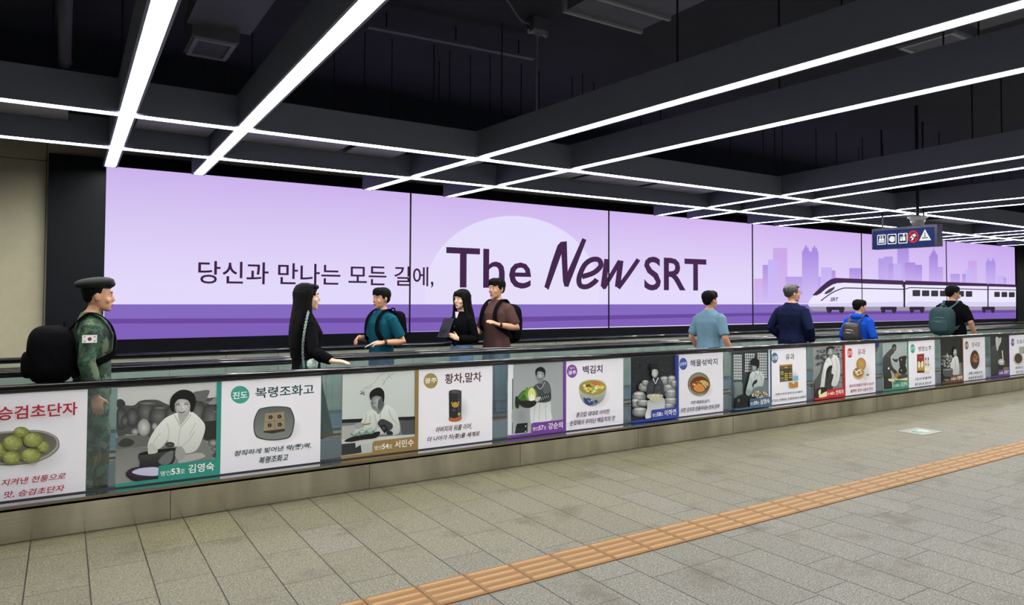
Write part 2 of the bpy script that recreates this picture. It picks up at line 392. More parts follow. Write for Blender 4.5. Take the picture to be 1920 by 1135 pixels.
a.build('slogan_lettering', EA, led)
a = Art(SY, 0, 0, 1, .0001); a.k = 40
a.T('The', 836.3, 463.4, 540, 995.8, '43254c', .009); a.T('SRT', 1207.5, 480.8, 544.8, 1324, '43254c', .016)
a.frame(820, 400, 3.556)
a.P('43254c', "712,492 760,330 800,215 822,191 862,187 868,388 966,166 993,178 881,468 873,492 846,489 836,452 826,274 740,512 728,502")
a.L('43254c', "962,424 1040,398 1088,352 1076,312 1030,310 982,344 948,415 944,464 962,488 1002,488 1046,460 1062,440", 34)
a.L('43254c', "1130,306 1106,486 1120,496", 36, smooth=False); a.L('43254c', "1108,500 1216,318", 29, smooth=False)
a.L('43254c', "1222,316 1200,492", 36, smooth=False); a.L('43254c', "1204,500 1272,408 1340,308", 29, smooth=False)
a.build('title_lettering', EA, led)
for x in SEAM[1:-1]:
    b = MB(); b.box(x-.009, x+.009, SY-.014, SY+.002, 1.116-.0035*x, 2.98); b.build('seam_strip', FRAME, led)

# ------------------------------------------------------------------ ceiling light channels
HOUSE = mat('beam_grey', '767c92', .55, spec=.3, bump=.1, bscale=200)
DIFF = emit('diffuser_white', (1.0, .985, .95), STRIP); ROD = mat('rod_black', '2c2d33', .5, .6)
def channel(a, b, z, wid, label, rods):
    t = tag(empty('ceiling_light', (a[0], a[1], z)), label, 'ceiling light', 'lit channels of the ceiling grid'); o = Vector((a[0], a[1], z))
    A, B = Vector(a)-Vector(a), Vector(b)-Vector(a); d = (B-A).normalized(); n = Vector((-d.y, d.x)); hw = wid/2
    m = MB()
    for s_ in (-1, 1): m.bar(A+n*s_*(hw-.008), B+n*s_*(hw-.008), .016, 0, .25)
    m.bar(A, B, wid-.034, .03, .05); m.bar(A+d*0, A+d*.012, wid-.034, 0, .25); m.bar(B-d*.012, B, wid-.034, 0, .25)
    
    if rods > 5: m.bar(A+n*(hw-.008), B+n*(hw-.008), .016, -.007, .0)      # the lengthwise channels have a lip on the wall side
    m.build('housing', HOUSE, t)
    m = MB(); m.bar(A+d*.07, B-d*.07, wid-.036, .006, .026); m.build('diffuser', DIFF, t)
    L = (B-A).length
    for i in range(rods):
        p = A+d*L*(i+.5)/rods; m = MB(); m.tube([(p.x, p.y, .05), (p.x, p.y, 4.3-z)], .007, 6); m.build('hanger_rod', ROD, t)
    return t
LEN_N = [('first', 'over the left end of the lilac screen, the leftmost crosswise one'), ('', 'second from the left, above the left part of the screen'),
         ('', 'left one of the pair ending above the moon disc'), ('', 'right one of the pair ending above the moon disc'), ('', 'left one of the pair ending above the letters SRT'),
         ('', 'right one of the pair ending above the letters SRT'), ('', 'left one of the pair ending left of the skyline'), ('', 'right one of the pair ending left of the skyline'),
         ('', 'first one right of the hanging blue sign'), ('', 'second one right of the hanging blue sign'), ('', 'third one right of the hanging blue sign'), ('', 'fourth one right of the hanging blue sign'), ('', 'over the right end of the lilac screen')]
BEAMS = [(.381, .005), (1.232, .016), (3.212, -.060), (4.352, -.0516), (8.235, .1156), (9.012, .144), (10.56, -.038), (11.29, -.042), (16.30, .15), (17.08, .16), (17.88, .18), (18.65, .2), (20.27, .1)]
for i, (x, k) in enumerate(BEAMS):
    channel((x-k*(8.45+5), -5), (x, 8.45), 2.93, .132, 'white ceiling light channel ' + LEN_N[i][1], 4)
channel((X0+.1, 5.84), (X1-.1, 5.84), 2.916, .108, 'long lengthwise ceiling light channel, farther from the screen, over the front walkway', 9)
channel((X0+.1, 7.22), (X1-.1, 7.22), 2.916, .108, 'long lengthwise ceiling light channel nearer the screen, over the back walkway', 9)
for y in (-.6, -2.2, -3.8):  # unseen channels added behind the camera as fill for posters and cladding
    channel((X0+.1, y), (X1-.1, y), 2.916, .108, 'added lengthwise fill light channel, unseen behind the viewpoint', 9)

# ------------------------------------------------------------------ moving walkways
def rr(cx, cy, w_, h, r_=.2, n=4):
    o = []
    for sx_, sy_, a0 in ((1, 1, 0), (-1, 1, 90), (-1, -1, 180), (1, -1, 270)):
        for i in range(n+1): a_ = R(a0+90*i/n); o.append((cx+sx_*w_*(1-r_)+w_*r_*math.cos(a_), cy+sy_*h*(1-r_)+h*r_*math.sin(a_)))
    return o
def glass_mat():
    t = NT('tinted_glass'); tr = t.n('ShaderNodeBsdfTransparent', {0: (.935, .98, .992, 1)}); gl = t.n('ShaderNodeBsdfGlossy', {0: (.86, .96, 1, 1), 1: .05})
    fc = t.n('ShaderNodeLayerWeight', {0: .5}).outputs['Facing']
    fr = t.math('ADD', t.math('MULTIPLY', t.math('POWER', fc, 4.0), .8), .075)
    mx = t.n('ShaderNodeMixShader', {0: fr, 1: tr.outputs[0], 2: gl.outputs[0]}); t.link(mx.outputs[0], t.out.inputs[0]); return t.m
GLASS = glass_mat()
def steel(name, col, rough, streak):
    t = NT(name); c = lin(col); p = t.pos(); mp = t.n('ShaderNodeMapping', {0: p, 3: streak}); n = t.noise(1.0, mp.outputs[0], 5, .65); n2 = t.noise(2.2, p, 3)
    t.link(t.mix(t.math('ADD', t.math('MULTIPLY', n, .5), t.math('MULTIPLY', n2, .5)), tuple(x*.7 for x in c), tuple(min(1, x*1.2) for x in c)), t.b.inputs['Base Color'])
    t.b.inputs['Metallic'].default_value = 1; t.link(t.math('ADD', t.math('MULTIPLY', n, .14), rough-.07), t.b.inputs['Roughness'])
    t.bump(n, .03, .002)
    if name == 'brushed_steel':
        n3 = t.noise(1.0, t.n('ShaderNodeMapping', {0: p, 3: (2.2, .2, .35)}).outputs[0], 3, .6); lk = t.b.inputs['Base Color'].links[0]; src = lk.from_socket
        t.link(t.mix(t.n('ShaderNodeMapRange', {0: n3, 1: .34, 2: .64}).outputs[0], t.mix(1.0, src, (.62, .6, .55), 'MULTIPLY'), t.mix(1.0, src, (1.2, 1.19, 1.12), 'MULTIPLY')), t.b.inputs['Base Color'])  # broad upright bright and dark bands: reflections painted into the steel colour
        t.b.inputs['Anisotropic'].default_value = .85; t.b.inputs['Anisotropic Rotation'].default_value = .25; t.link(t.n('ShaderNodeTangent', direction_type='RADIAL', axis='Z').outputs[0], t.b.inputs['Tangent'])
    return t.m
CLAD = steel('brushed_steel', 'bfbcb2', .2, (2, 2, 180)); DECK = steel('deck_steel', 'e2e2e6', .10, (.6, 40, 1)); EDGE = steel('edge_steel', '8f8672', .35, (2, 160, 160))
RUB = mat('handrail_rubber', '08080c', .05, spec=.6); ALU = mat('rail_aluminium', '9a9ca4', .3, 1); GASK = mat('gasket_black', '0a0b0d', .5)
SKIRT = mat('skirt_steel', '93a3ae', .35, .4); YEL = mat('comb_yellow', 'd8a53a', .5); TOPS = mat('lower_trim', 'c8cad2', .25, 1)
def pallet_mat():
    t = NT('pallet_grooves'); s = t.n('ShaderNodeSeparateXYZ', {0: t.pos()})
    g = t.math('LESS_THAN', t.math('PINGPONG', s.outputs[1], .006), .0025); k = t.math('LESS_THAN', t.math('PINGPONG', s.outputs[0], .2), .004); g = t.math('MAXIMUM', g, k)
    t.link(t.mix(g, lin('5c6672'), lin('1c2026')), t.b.inputs['Base Color']); t.b.inputs['Metallic'].default_value = .6; t.b.inputs['Roughness'].default_value = .4; return t.m
PAL = pallet_mat()
def rail(root, y, z=1.0):
    q = rr(0, 0, .04, .021, .75, 6); m = MB(); n_ = len(q)
    m.add([(x, y+u, z-.021+v) for x in (X0+.3, X1-.3) for u, v in q], [(i, (i+1) % n_, n_+(i+1) % n_, n_+i) for i in range(n_)]+[tuple(range(n_)), tuple(range(2*n_-1, n_-1, -1))])
    m.build('handrail', RUB, root, smooth=True)
    m = MB(); m.box(X0+.3, X1-.3, y-.018, y+.018, .945, .966); m.build('guide_rail', GASK, root)
def panes(root, y, first):
    x = first
    while x < X1-.5:
        m = MB(); m.box(x+.003, x+1.363, y-.006, y+.006, .24, .952); m.build('glass_panel', GLASS, root); x += 1.366
def balustrade(root, y, first):
    rail(root, y); panes(root, y, first)
    m = MB(); m.box(X0+.3, X1-.3, y-.014, y-.0062, .238, .247); m.box(X0+.3, X1-.3, y+.0062, y+.014, .238, .247); m.build('glass_channel', GASK, root)
def walkway(label, ya, yb, y_out_a, y_out_b, clad):
    t = tag(empty('moving_walkway', (0, 0, 0)), label, 'moving walkway')
    balustrade(t, ya, X0+.3+(.896-X0-.3) % 1.366); balustrade(t, yb, X0+.3+(.853-X0-.3) % 1.366)
    for (a, c) in ((y_out_a, ya+.1), (yb-.1, y_out_b)):
        m = MB(); m.box(X0+.3, X1-.3, a, c, .221, .238); m.build('deck', DECK, t)
    m = MB(); m.box(X0+.3, X1-.3, ya+.1, yb-.1, .0, .03); m.build('pallet_band', PAL, t)
    for y in (ya+.1, yb-.106): m = MB(); m.box(X0+.3, X1-.3, y, y+.006, .03, .221); m.build('skirt', SKIRT, t)
    m = MB(); m.box(X0+.3, X1-.3, ya+.107, ya+.137, .03, .034); m.box(X0+.3, X1-.3, yb-.137, yb-.107, .03, .034); m.build('edge_line', YEL, t)
    if clad:
        x = X0+.3+(.665-X0-.3) % 1.485
        while x < X1-.4:
            m = MB(); m.box(x+.002, x+1.483, y_out_a+.004, y_out_a+.02, .004, .206); m.build('cladding_panel', CLAD, t); x += 1.485
        m = MB(); m.box(X0+.3, X1-.3, y_out_a-.004, y_out_a+.03, .206, .221); m.box(X0+.3, X1-.3, y_out_a-.004, y_out_a+.004, .206, .24); m.build('cladding_edge', EDGE, t)
        m = MB(); m.box(X0+.3, X1-.3, y_out_a+.02, y_out_a+.03, 0, .2); m.build('kick_plate', GASK, t)
    else:
        m = MB(); m.box(X0+.3, X1-.3, y_out_b-.02, y_out_b, 0, .221); m.build('kick_plate', CLAD, t)
    return t
walkway('moving walkway next to the tiled floor, its glass side carrying food posters', 5.67, 6.72, 5.532, 6.845, True)
walkway('moving walkway along the wall under the long lilac screen', 6.98, 8.06, 6.85, 8.2, False)

# ------------------------------------------------------------------ tactile paving
def tactile_mat():
    t = NT('tactile_yellow'); p = t.pos(); n = t.noise(5, p, 4); n2 = t.noise(120, p, 2)
    t.link(t.mix(t.math('MULTIPLY', t.math('ADD', n, n2), .5), lin('8a6435'), lin('a88350')), t.b.inputs['Base Color']); t.b.inputs['Roughness'].default_value = .55; return t.m
TAC = tactile_mat(); TACB = mat('tactile_base', '6f4d1e', .6, var=.25, vscale=9)
m = MB(); m.box(.002, .298, 0, .29, 0, .006)
for i in range(4):
    y = .035+i*.0735; m.add([], [])
    pr_ = [(-.015, 0), (-.009, .0055), (.009, .0055), (.015, 0)]
    vs = []
    for x, k in ((.012, .35), (.02, 1), (.28, 1), (.288, .35)): vs += [(x, y+a*k, .006+h*(1 if k == 1 else 0)) for a, h in pr_]
    fs = [(r_*4+j, r_*4+j+1, r_*4+j+5, r_*4+j+4) for r_ in range(3) for j in range(3)]+[(0, 1, 2, 3), (15, 14, 13, 12)]
    m.add(vs, fs, None, 1)
proto = None
for i in range(-3, 62):
    if proto is None: o = proto = m.build('tactile_tile', [TACB, TAC])
    else: o = proto.copy(); COL.objects.link(o)
    o.location = (.149+.3*i, 3.272, 0)
    tag(o, 'yellow ribbed guide tile in the straight row crossing the grey paving', 'tactile tile', 'tactile guide tiles across the floor')

# ------------------------------------------------------------------ exit marker let into the floor
t = tag(empty('floor_exit_marker', (8.62, 4.455, 0)), 'square steel framed green and white exit marker set in the floor', 'exit marker')
FS = mat('marker_steel', 'a9a8a2', .35, .8)
m = MB()
for q in ((-.22, .22, -.155, -.07), (-.22, .22, .07, .155), (-.22, -.125, -.07, .07), (.125, .22, -.07, .07)): m.box(q[0], q[1], q[2], q[3], 0, .006)
m.build('frame', FS, t)
m = MB(); m.box(-.125, .125, -.07, .07, 0, .005); m.build('light_panel', emit('exit_white', 'e4f4ea', 1.0), t)
m = MB()      # running figure and doorway
def flat(p): m.prism(p, lambda q, k: (q[0], q[1], .0052+.0006*k))
flat([(-.11, -.055), (.03, -.055), (.03, .055), (-.11, .055)]); 
m.build('pictogram', emit('exit_green', '2f9a6a', .9), t)
m = MB(); flat = lambda p: m.prism(p, lambda q, k: (q[0], q[1], .0060+.0006*k))
flat([(-.045+.012*math.cos(i*.7), .035+.012*math.sin(i*.7)) for i in range(9)]); flat([(-.06, .02), (-.03, .022), (-.025, -.01), (0, -.04), (-.012, -.046), (-.04, -.018), (-.07, -.045), (-.08, -.036), (-.055, -.005), (-.075, .005), (-.08, -.005), (-.088, -.002)])
flat([(.0, -.05), (.022, -.05), (.022, .05), (.0, .05)])
m.build('running_figure', MATS['exit_white'], t)

# ------------------------------------------------------------------ hanging safety sign and camera
sx = 11.0; ya = sx/2.037; yb = sx/1.717
t = tag(empty('hanging_sign', (sx, ya, 2.37)), 'dark blue hanging sign with five safety pictograms, red ring and white triangle', 'sign'); Ls = yb-ya
HS = mat('sign_housing', '2f3040', .4, .5); BL = emit('sign_blue', '1c3a86', .55, False)
m = MB(); m.box(0, .16, 0, Ls, .29, .33); m.box(0, .16, -.0, .035, -.0, .29); m.box(0, .16, Ls-.02, Ls, 0, .29); m.box(.02, .16, .035, Ls-.02, 0, .012); m.build('housing', HS, t)
m = MB(); m.box(.012, .148, .035, Ls-.02, .012, .29); m.build('light_panel', BL, t)
m = MB(); m.box(.07, .09, Ls*.22, Ls*.22+.02, .33, 1.93); m.build('hanger_rod', ROD, t); m = MB(); m.box(.07, .09, Ls*.86, Ls*.86+.02, .33, 1.93); m.build('hanger_rod', ROD, t)
WH = emit('sign_white', 'f2f2ee', .95, False); RD = emit('sign_red', 'e0231f', .9, False); NV = emit('sign_navy', '1b2f74', .6, False)
def sgn(name, mt, polys, dx):
    m = MB()
    for p in polys: m.prism([(Ls-.02-u*(Ls-.055), .012+v*.278) for u, v in p], lambda q, k: (.012-dx-.001*k, q[0], q[1]))
    return m.build(name, mt, t)
circ = lambda cx, cy, rx, ry, n=24: [(cx+rx*math.cos(2*math.pi*i/n), cy+ry*math.sin(2*math.pi*i/n)) for i in range(n)]
for i, cx in enumerate((.14, .315, .495)):
    sgn('pictogram', WH, [rr(cx, .5, .075, .29)], .0006); sgn('pictogram_ground', NV, [rr(cx, .5, .062, .24)], .0018)
sgn('figure', WH, [circ(.118, .66, .014, .055), circ(.16, .66, .014, .055), [(.095, .42), (.1, .58), (.138, .58), (.14, .42)], [(.144, .42), (.146, .58), (.186, .58), (.188, .42)], [(.09, .32), (.19, .32), (.19, .4), (.09, .4)]], .003)
sgn('figure', WH, [[(.265, .5), (.29, .64), (.33, .66), (.365, .6), (.365, .4), (.34, .32), (.3, .34), (.275, .4)]], .003)
sgn('figure', WH, [circ(.512, .68, .016, .06), [(.487, .36), (.487, .6), (.536, .6), (.54, .36)], circ(.466, .56, .012, .045), [(.448, .36), (.452, .5), (.482, .5), (.482, .36)]], .003)
sgn('prohibition_ring', RD, [circ(.66, .55, .088, .34)], .0006); sgn('pictogram_ground', NV, [circ(.66, .55, .064, .245)], .0018)
sgn('figure', WH, [[(.61, .48), (.64, .66), (.69, .72), (.71, .6), (.68, .5), (.66, .36), (.63, .34), (.645, .5)]], .003)
sgn('prohibition_bar', RD, [[(.608, .70), (.622, .74), (.712, .40), (.698, .36)]], .0042)
sgn('warning_triangle', WH, [[(.752, .30), (.94, .30), (.846, .92)]], .0006); sgn('warning_mark', NV, [[(.838, .62), (.854, .62), (.85, .74), (.842, .74)], [(.80, .42), (.89, .42), (.89, .47), (.80, .47)], circ(.846, .55, .012, .04)], .0018)
m = MB(); cx, cy = 10.07, 5.2
t = tag(empty('dome_camera', (cx, cy, 2.64)), 'white dome security camera on a black pole above the hanging sign', 'security camera')
m.tube([(0, 0, .1), (0, 0, 1.66)], .022, 10); m.build('pole', ROD, t)
m = MB(); m.rings([(0, 0, .105, .04, .04), (0, 0, .09, .13, .13), (0, 0, .075, .13, .13), (0, 0, .06, .1, .1), (0, 0, .03, .095, .095)], 24); m.build('shell', mat('camera_white', 'c9c7cc', .4), t, smooth=True)
m = MB(); m.rings([(0, 0, .03, .094, .094), (0, 0, .0, .085, .085), (0, 0, -.03, .06, .06), (0, 0, -.045, .03, .03), (0, 0, -.05, .004, .004)], 24); m.build('dome', mat('camera_dome', '8d8b92', .1, coat=.5), t, smooth=True)

# ------------------------------------------------------------------ food posters stuck on the glass
PRINT = vcol_mat('poster_print', .38)
PY = 5.661; PZ0, PZ1 = .2465, .943; BOARD = 'eae9f2'
PX = [-1.30, .326, 1.953, 3.573, 5.130, 6.723, 8.320, 9.958, 11.587, 13.225]
def poster(i, label, col):
    x = PX[i]; t = tag(empty('food_poster', (x, PY, PZ0)), label, 'poster', 'food posters along the walkway glass')
    pa = Art(PY-.001); pa.gam = 1.22; ca = Art(PY-.001)
    pa.clip = (x+.0005, x+.6885, PZ0+.0005, PZ1-.0005); ca.clip = (x+.6895, x+1.4495, PZ0+.0005, PZ1-.0005)
    for nm, a, x0, x1, c in (('photo_panel', pa, x, x+.689, col), ('text_panel', ca, x+.689, x+1.45, BOARD)):
        a.mb.box(x0, x1, PY-.001, PY, PZ0, PZ1, col=[tuple(q**a.gam for q in lin(c))]*8); a.mb.box(x0, x1, PY+.0002, PY+.001, PZ0, PZ1, col='eceef0')
    def done():
        for nm, a in (('photo_panel', pa), ('text_panel', ca)):
            o = a.build(nm, PRINT); o.parent = t; o.location = (-x, -PY, -PZ0)
    return x, pa, ca, done
def photo_bg(a, x, c): a.rect(c, x+.003, x+.656, PZ0+.022, PZ1-.003)
def tab(a, x, col, no, name):       # coloured name tab at the foot of the photo
    a.rect(col, x+.003, x+.656, PZ0+.0, PZ0+.024)
    q = [(x+.27, PZ0+.022), (x+.656, PZ0+.022), (x+.656, PZ0+.118), (x+.285, PZ0+.118), (x+.274, PZ0+.112), (x+.27, PZ0+.1)]
    a.fill(q, col); a.rect(col, x+.656, x+.689, PZ0, PZ1)
    a.TW('명인', x+.285, x+.352, PZ0+.04, PZ0+.076, 'f0efe9', .004); a.TW(no, x+.354, x+.412, PZ0+.041, PZ0+.085, 'f6f5f0', .02); a.TW('호', x+.414, x+.446, PZ0+.042, PZ0+.076, 'f0efe9')
    a.TW(name, x+.468, x+.645, PZ0+.036, PZ0+.1, 'f6f5f0', .014)
rnd = random.Random(4)
def bits(a, n, cx, cy, rx, ry, cols, r0, r1):
    for _ in range(n):
        k = math.sqrt(rnd.random()); t_ = rnd.random()*6.283
        a.E(cx+rx*k*math.cos(t_), cy+ry*k*math.sin(t_), r0+(r1-r0)*rnd.random(), (r0+(r1-r0)*rnd.random())*.7, rnd.choice(cols), n=9)

# red lettered poster cut by the left edge of the view
x, p, c, done = poster(0, 'leftmost food poster, red lettering above green rice balls on a grey plate', 'a32232')
c.frame(0, 730, 5.16)
c.E(330, 640, 330, 190, 'bfc0c2', BOARD); c.S('77766f', "-100,440 130,405 330,396 450,413 545,460 575,520 562,585 480,655 350,708 200,731 60,738 -80,722 -170,600")
c.S('a4a39b', "-90,445 130,411 330,402 445,419 536,463 563,520 550,580 470,648 345,700 200,722 60,729 -80,714 -160,600")
c.S(('5d5b55', '787670'), "-80,455 130,420 330,412 440,430 525,470 548,520 530,570 460,632 340,680 200,700 60,710 -70,700 -140,600")
for q in ((205, 415, 76, 50), (10, 590, 66, 82), (420, 555, 62, 58), (320, 487, 95, 74), (125, 515, 98, 78), (115, 657, 90, 66), (300, 636, 100, 72)):
    c.E(*q, 'aeb56a', '737a3c'); c.E(q[0]-q[2]*.2, q[1]-q[3]*.25, q[2]*.6, q[3]*.55, 'bcc27c', '9aa35a'); bits(c, 26, q[0], q[1], q[2]*.85, q[3]*.8, ['8f984e', 'c3c88a', '7d8545', 'a9b062'], 4, 9)
c.T('승검초단자', -22, 168, 300, 750, 'a51d30', .016)
c.T('지켜낸 전통으로', 8, 868, 932, 645, 'a02534', .016, .25); c.T('맛, 승검초단자', 32, 985, 1052, 632, 'a02534', .016, .25)
done()

# 1
T1 = '3f9d90'; x, p, c, done = poster(1, 'teal food poster: woman in white kneading beside jars, and square cake on dark plate', T1)
photo_bg(p, x, ('d2d5d3', '8c8e8b')); p.frame(200, 700, 5.158)
p.S('5c5f5e', "104,345 150,312 260,312 330,266 480,258 560,290 640,310 850,262 1000,240 1098,270 1095,640 900,650 420,625 330,605 200,592 104,606")
p.S('484b4a', "104,260 150,255 180,290 170,320 104,330")
for q in ((140, 440, 60, 110), (380, 380, 90, 120), (250, 430, 62, 95), (175, 465, 40, 62), (505, 420, 98, 110), (640, 400, 75, 90), (880, 380, 80, 120), (1015, 440, 100, 150)): p.E(*q, '7d807f', '3f4241')
for q in ((330, 300, 190, 20), (470, 345, 130, 16), (940, 290, 130, 16), (1020, 380, 110, 14)): p.E(q[0]+q[2]*.35, q[1]-8, q[2]*.55, q[3], '8d908f', '4e5150')
p.P('3c3f3e', "925,470 1095,455 1095,660 945,640"); p.S('76797a', "835,192 900,172 992,166 975,230 955,268 860,262"); p.S('9a9c9b', "985,300 1030,250 1095,215 1098,290")
p.S(('858784', 'a2a39f'), "90,720 200,700 400,720 700,690 1000,680 1095,760 1095,860 600,980 84,1075")
p.E(360, 525, 60, 84, 'd3d5d1', '9a9c9a'); p.E(465, 515, 28, 36, 'c0c2be', '868886'); p.E(275, 567, 36, 32, 'bfc1bd', '828482'); p.S('777a77', "100,620 260,600 420,620 420,700 250,715 95,730")
p.S('4a4d4a', "110,690 150,640 200,630 265,660 240,700 160,715"); p.E(1035, 675, 58, 38, 'b9bbb8', '5c5f5d'); p.E(1050, 735, 42, 26, 'a5a7a4', '5c5f5d'); p.S('5b5d5b', "1010,800 1050,765 1090,760 1090,805 1040,815")
p.S('898b88', "760,790 930,640 1005,760 1015,830 900,850 700,890 640,880"); p.S('b4b6b3', "740,800 900,770 940,815 700,870")
p.S(('e9ece8', 'cfd2ce'), "700,378 640,397 560,440 470,540 408,650 398,722 440,738 520,724 592,640 600,702 720,712 742,762 772,776 862,748 918,650 952,530 925,460 832,376 780,380")
for q in ("592,640 600,560 585,480", "720,510 700,600 690,700", "800,600 830,540 860,480", "720,712 800,640 850,560", "440,720 470,640 520,580"): p.L('b2b6b2', q, 5)
p.S('b9bbb7', "695,392 795,385 765,440 717,497 700,455"); p.L('a3a6a2', "655,405 690,470 716,512 765,465 815,395", 6); p.E(738, 322, 78, 92, 'dcdedb', 'aeb0ad')
p.S('191a1b', "628,368 610,310 625,232 690,172 762,160 832,188 862,255 850,330 828,376 805,362 806,300 775,258 700,252 664,285 650,330 652,372")
for q in ("668,312 690,302 708,312", "748,308 768,297 788,306"): p.L('2c2d2d', q, 7)
p.L('8b8d8a', "725,310 718,345 738,350", 5); p.L('3b3132', "695,374 725,382 757,370", 8); p.L('5a5c5a', "660,298 685,288 708,296", 4); p.L('5a5c5a', "745,292 768,282 792,290", 4)
p.S(('565857', '2f3131'), "312,778 480,740 660,722 668,762 640,872 500,900 330,916 318,860"); p.S('1c1d1d', "316,776 450,742 655,724 645,744 480,772 340,790"); p.S('7c7f7d', "500,850 560,780 640,750 620,860 540,885")
p.S('c9cbc7', "405,690 440,680 485,720 488,765 430,780 398,770"); p.S('a9aba8', "680,710 740,730 765,790 720,840 680,830 660,790"); p.E(610, 690, 45, 26, '6a6c6a', '3f4140')
p.S('47394e', "185,962 240,918 350,900 500,905 500,1015 420,1032 290,1048 212,1012"); p.S('cfd0e6', "245,952 330,918 495,912 495,985 380,990 285,976"); p.S('2d2430', "190,975 280,1005 500,995 500,1020 420,1034 290,1048 212,1012")
tab(p, x, T1, '53', '김영숙')
c.frame(410, 690, 5.405); c.E(217, 273, 99, 94, 'f4f4f4'); c.E(217, 273, 95, 90, T1); c.T('진도', 143, 246, 318, 293, 'f4f4f4', .018); c.T('복령조화고', 372, 202, 312, 965, '1d4742', .016)
c.E(600, 620, 250, 170, 'a9acb0', BOARD); c.S('3d423f', "352,600 362,510 400,430 440,407 560,390 705,398 745,440 770,530 752,645 720,705 650,728 540,738 430,724 372,690")
c.S(('5a605d', '7d8480'), "362,600 372,515 406,440 444,417 560,400 700,408 736,446 758,530 742,638 712,694 645,716 540,725 435,712 382,680")
for k in (.9, .8): c.L('6d7471', ' '.join(f"{558+205*k*math.cos(t_*.3):.0f},{562+165*k*math.sin(t_*.3):.0f}" for t_ in range(-4, 8)), 4)
c.P('3a3026', "452,640 672,615 672,640 545,668 455,655"); c.P('94876f', "470,463 662,446 672,617 452,642"); c.L('6d614d', "566,455 565,628", 4); c.L('6d614d', "462,550 668,530", 4)
for q in ((525, 500), (615, 494), (516, 582), (618, 574)):
    for k in range(5): c.E(q[0]+14*math.cos(k*1.26), q[1]+13*math.sin(k*1.26), 11, 9, '352b24', n=8)
c.T('정직하게 빚어낸 약(藥)떡,', 148, 842, 908, 945, '1f4540', .014, .25); c.T('복령조화고', 400, 905, 975, 712, '1f4540', .016, .25)
done()

# 2
T2 = 'a08a5a'; x, p, c, done = poster(2, 'tan food poster: man in white robe preparing tea, and black tea canister', T2)
photo_bg(p, x, ('d3dad7', 'c3ccc8')); p.frame(620, 660, 5.159)
p.P('85898a', "105,690 826,655 826,810 105,860"); p.P('26292a', "105,655 826,624 826,660 105,690"); p.P('b3b8b4', "105,720 330,700 330,860 105,870"); p.P('5e6465', "670,670 826,655 826,808 690,800"); p.P(('d5d9d5', 'a9aeaa'), "105,850 830,796 830,1000 105,1020"); p.P('3d4142', "105,893 238,880 245,985 105,1005"); p.P('c5c9c5', "280,905 420,880 420,960 300,975"); p.P('3a3d3e', "238,930 290,900 300,975 245,985")
for q in ("285,412 330,352 420,300 470,232 525,203", "330,352 380,346 410,330", "500,320 540,262 602,212", "545,262 560,232 555,205", "570,240 590,262", "510,320 520,290 500,268"): p.L('8a9290', q, 3)
for k in range(10): p.E(285+rnd.random()*40, 380+rnd.random()*35, 8, 6, '6d7573', n=7)
p.S(('dde2de', 'c3c9c5'), "420,555 345,590 285,690 228,770 232,805 330,795 400,806 560,795 620,806 668,765 652,640 612,560 530,510 480,590")
for q in ("345,600 330,680 300,760", "420,600 440,700 420,780", "560,560 590,640 640,700", "480,590 470,680 430,760", "380,620 380,700"): p.L('a4aba7', q, 6)
p.S('8b9090', "440,540 520,500 490,575 455,602"); p.E(448, 492, 58, 82, 'bcc2bf', '7e8483'); p.S('646a6a', "460,470 508,440 512,500 480,560 455,545")
p.S('14171a', "374,428 385,385 430,352 475,346 512,382 518,450 504,488 490,440 440,425 402,440 388,468"); p.L('4c5152', "385,488 405,500 425,492 440,498", 5); p.L('4c5152', "408,532 430,540", 5)
p.S('4b5052', "450,690 490,650 545,665 595,700 592,742 540,772 480,735"); p.P('202325', "468,720 520,698 556,752 518,790"); p.E(510, 740, 14, 16, '5a5f62'); p.S('a6acaa', "230,700 290,680 320,705 280,745 235,740"); p.L('ac8440', "305,706 382,694", 14, smooth=False)
p.S('1e2122', "130,862 200,825 330,800 470,770 440,830 300,850 200,868"); 
for q in ((225, 795, 33, 21), (302, 780, 40, 26), (378, 768, 44, 28)): p.E(*q, 'b4cfc4', '5d7d71'); p.E(q[0], q[1]-q[3]*.5, q[2]*.85, q[3]*.35, 'd7e6de', '9ab9ac')
p.S('2b2e2f', "535,775 580,765 600,795 550,800")
tab(p, x, T2, '54', '서민수')
c.frame(620, 660, 5.159); c.E(967, 281, 72, 79, 'f4f4f4'); c.E(967, 281, 68, 75, '9c8854'); c.T('광주', 910, 256, 308, 1026, 'f6f4ee', .018); c.T('황차,말차', 1105, 214, 318, 1460, '4a2e28', .018)
c.E(1240, 560, 110, 150, 'b9babd', BOARD); c.P('262629', "1142,392 1266,376 1263,655 1205,678 1145,668"); c.P('3a3a3e', "1225,385 1266,376 1263,655 1228,668"); c.E(1204, 386, 62, 20, '55555a', '3c3c40'); c.L('141416', "1143,440 1203,452 1266,432", 3)
c.S('a9653c', "1145,636 1203,642 1262,618 1260,660 1202,679 1147,668"); c.E(1204, 512, 32, 27, 'd0a449', 'a97f32'); c.L('d0a449', "1168,485 1178,515 1195,530", 7); c.L('d0a449', "1240,480 1232,510 1215,528", 7); c.L('6b4a20', "1185,505 1205,520 1225,500", 4); c.T('황차', 1180, 555, 580, 1205, '8d7d72'); c.P('93b066', "1230,593 1253,588 1253,612 1231,617")
c.T('아버지의 뒤를 이어,', 1010, 728, 788, 1372, '42291f', .014, .25); c.T('더 나아가 차(茶)를 세계로', 928, 824, 882, 1446, '42291f', .014, .25)
done()

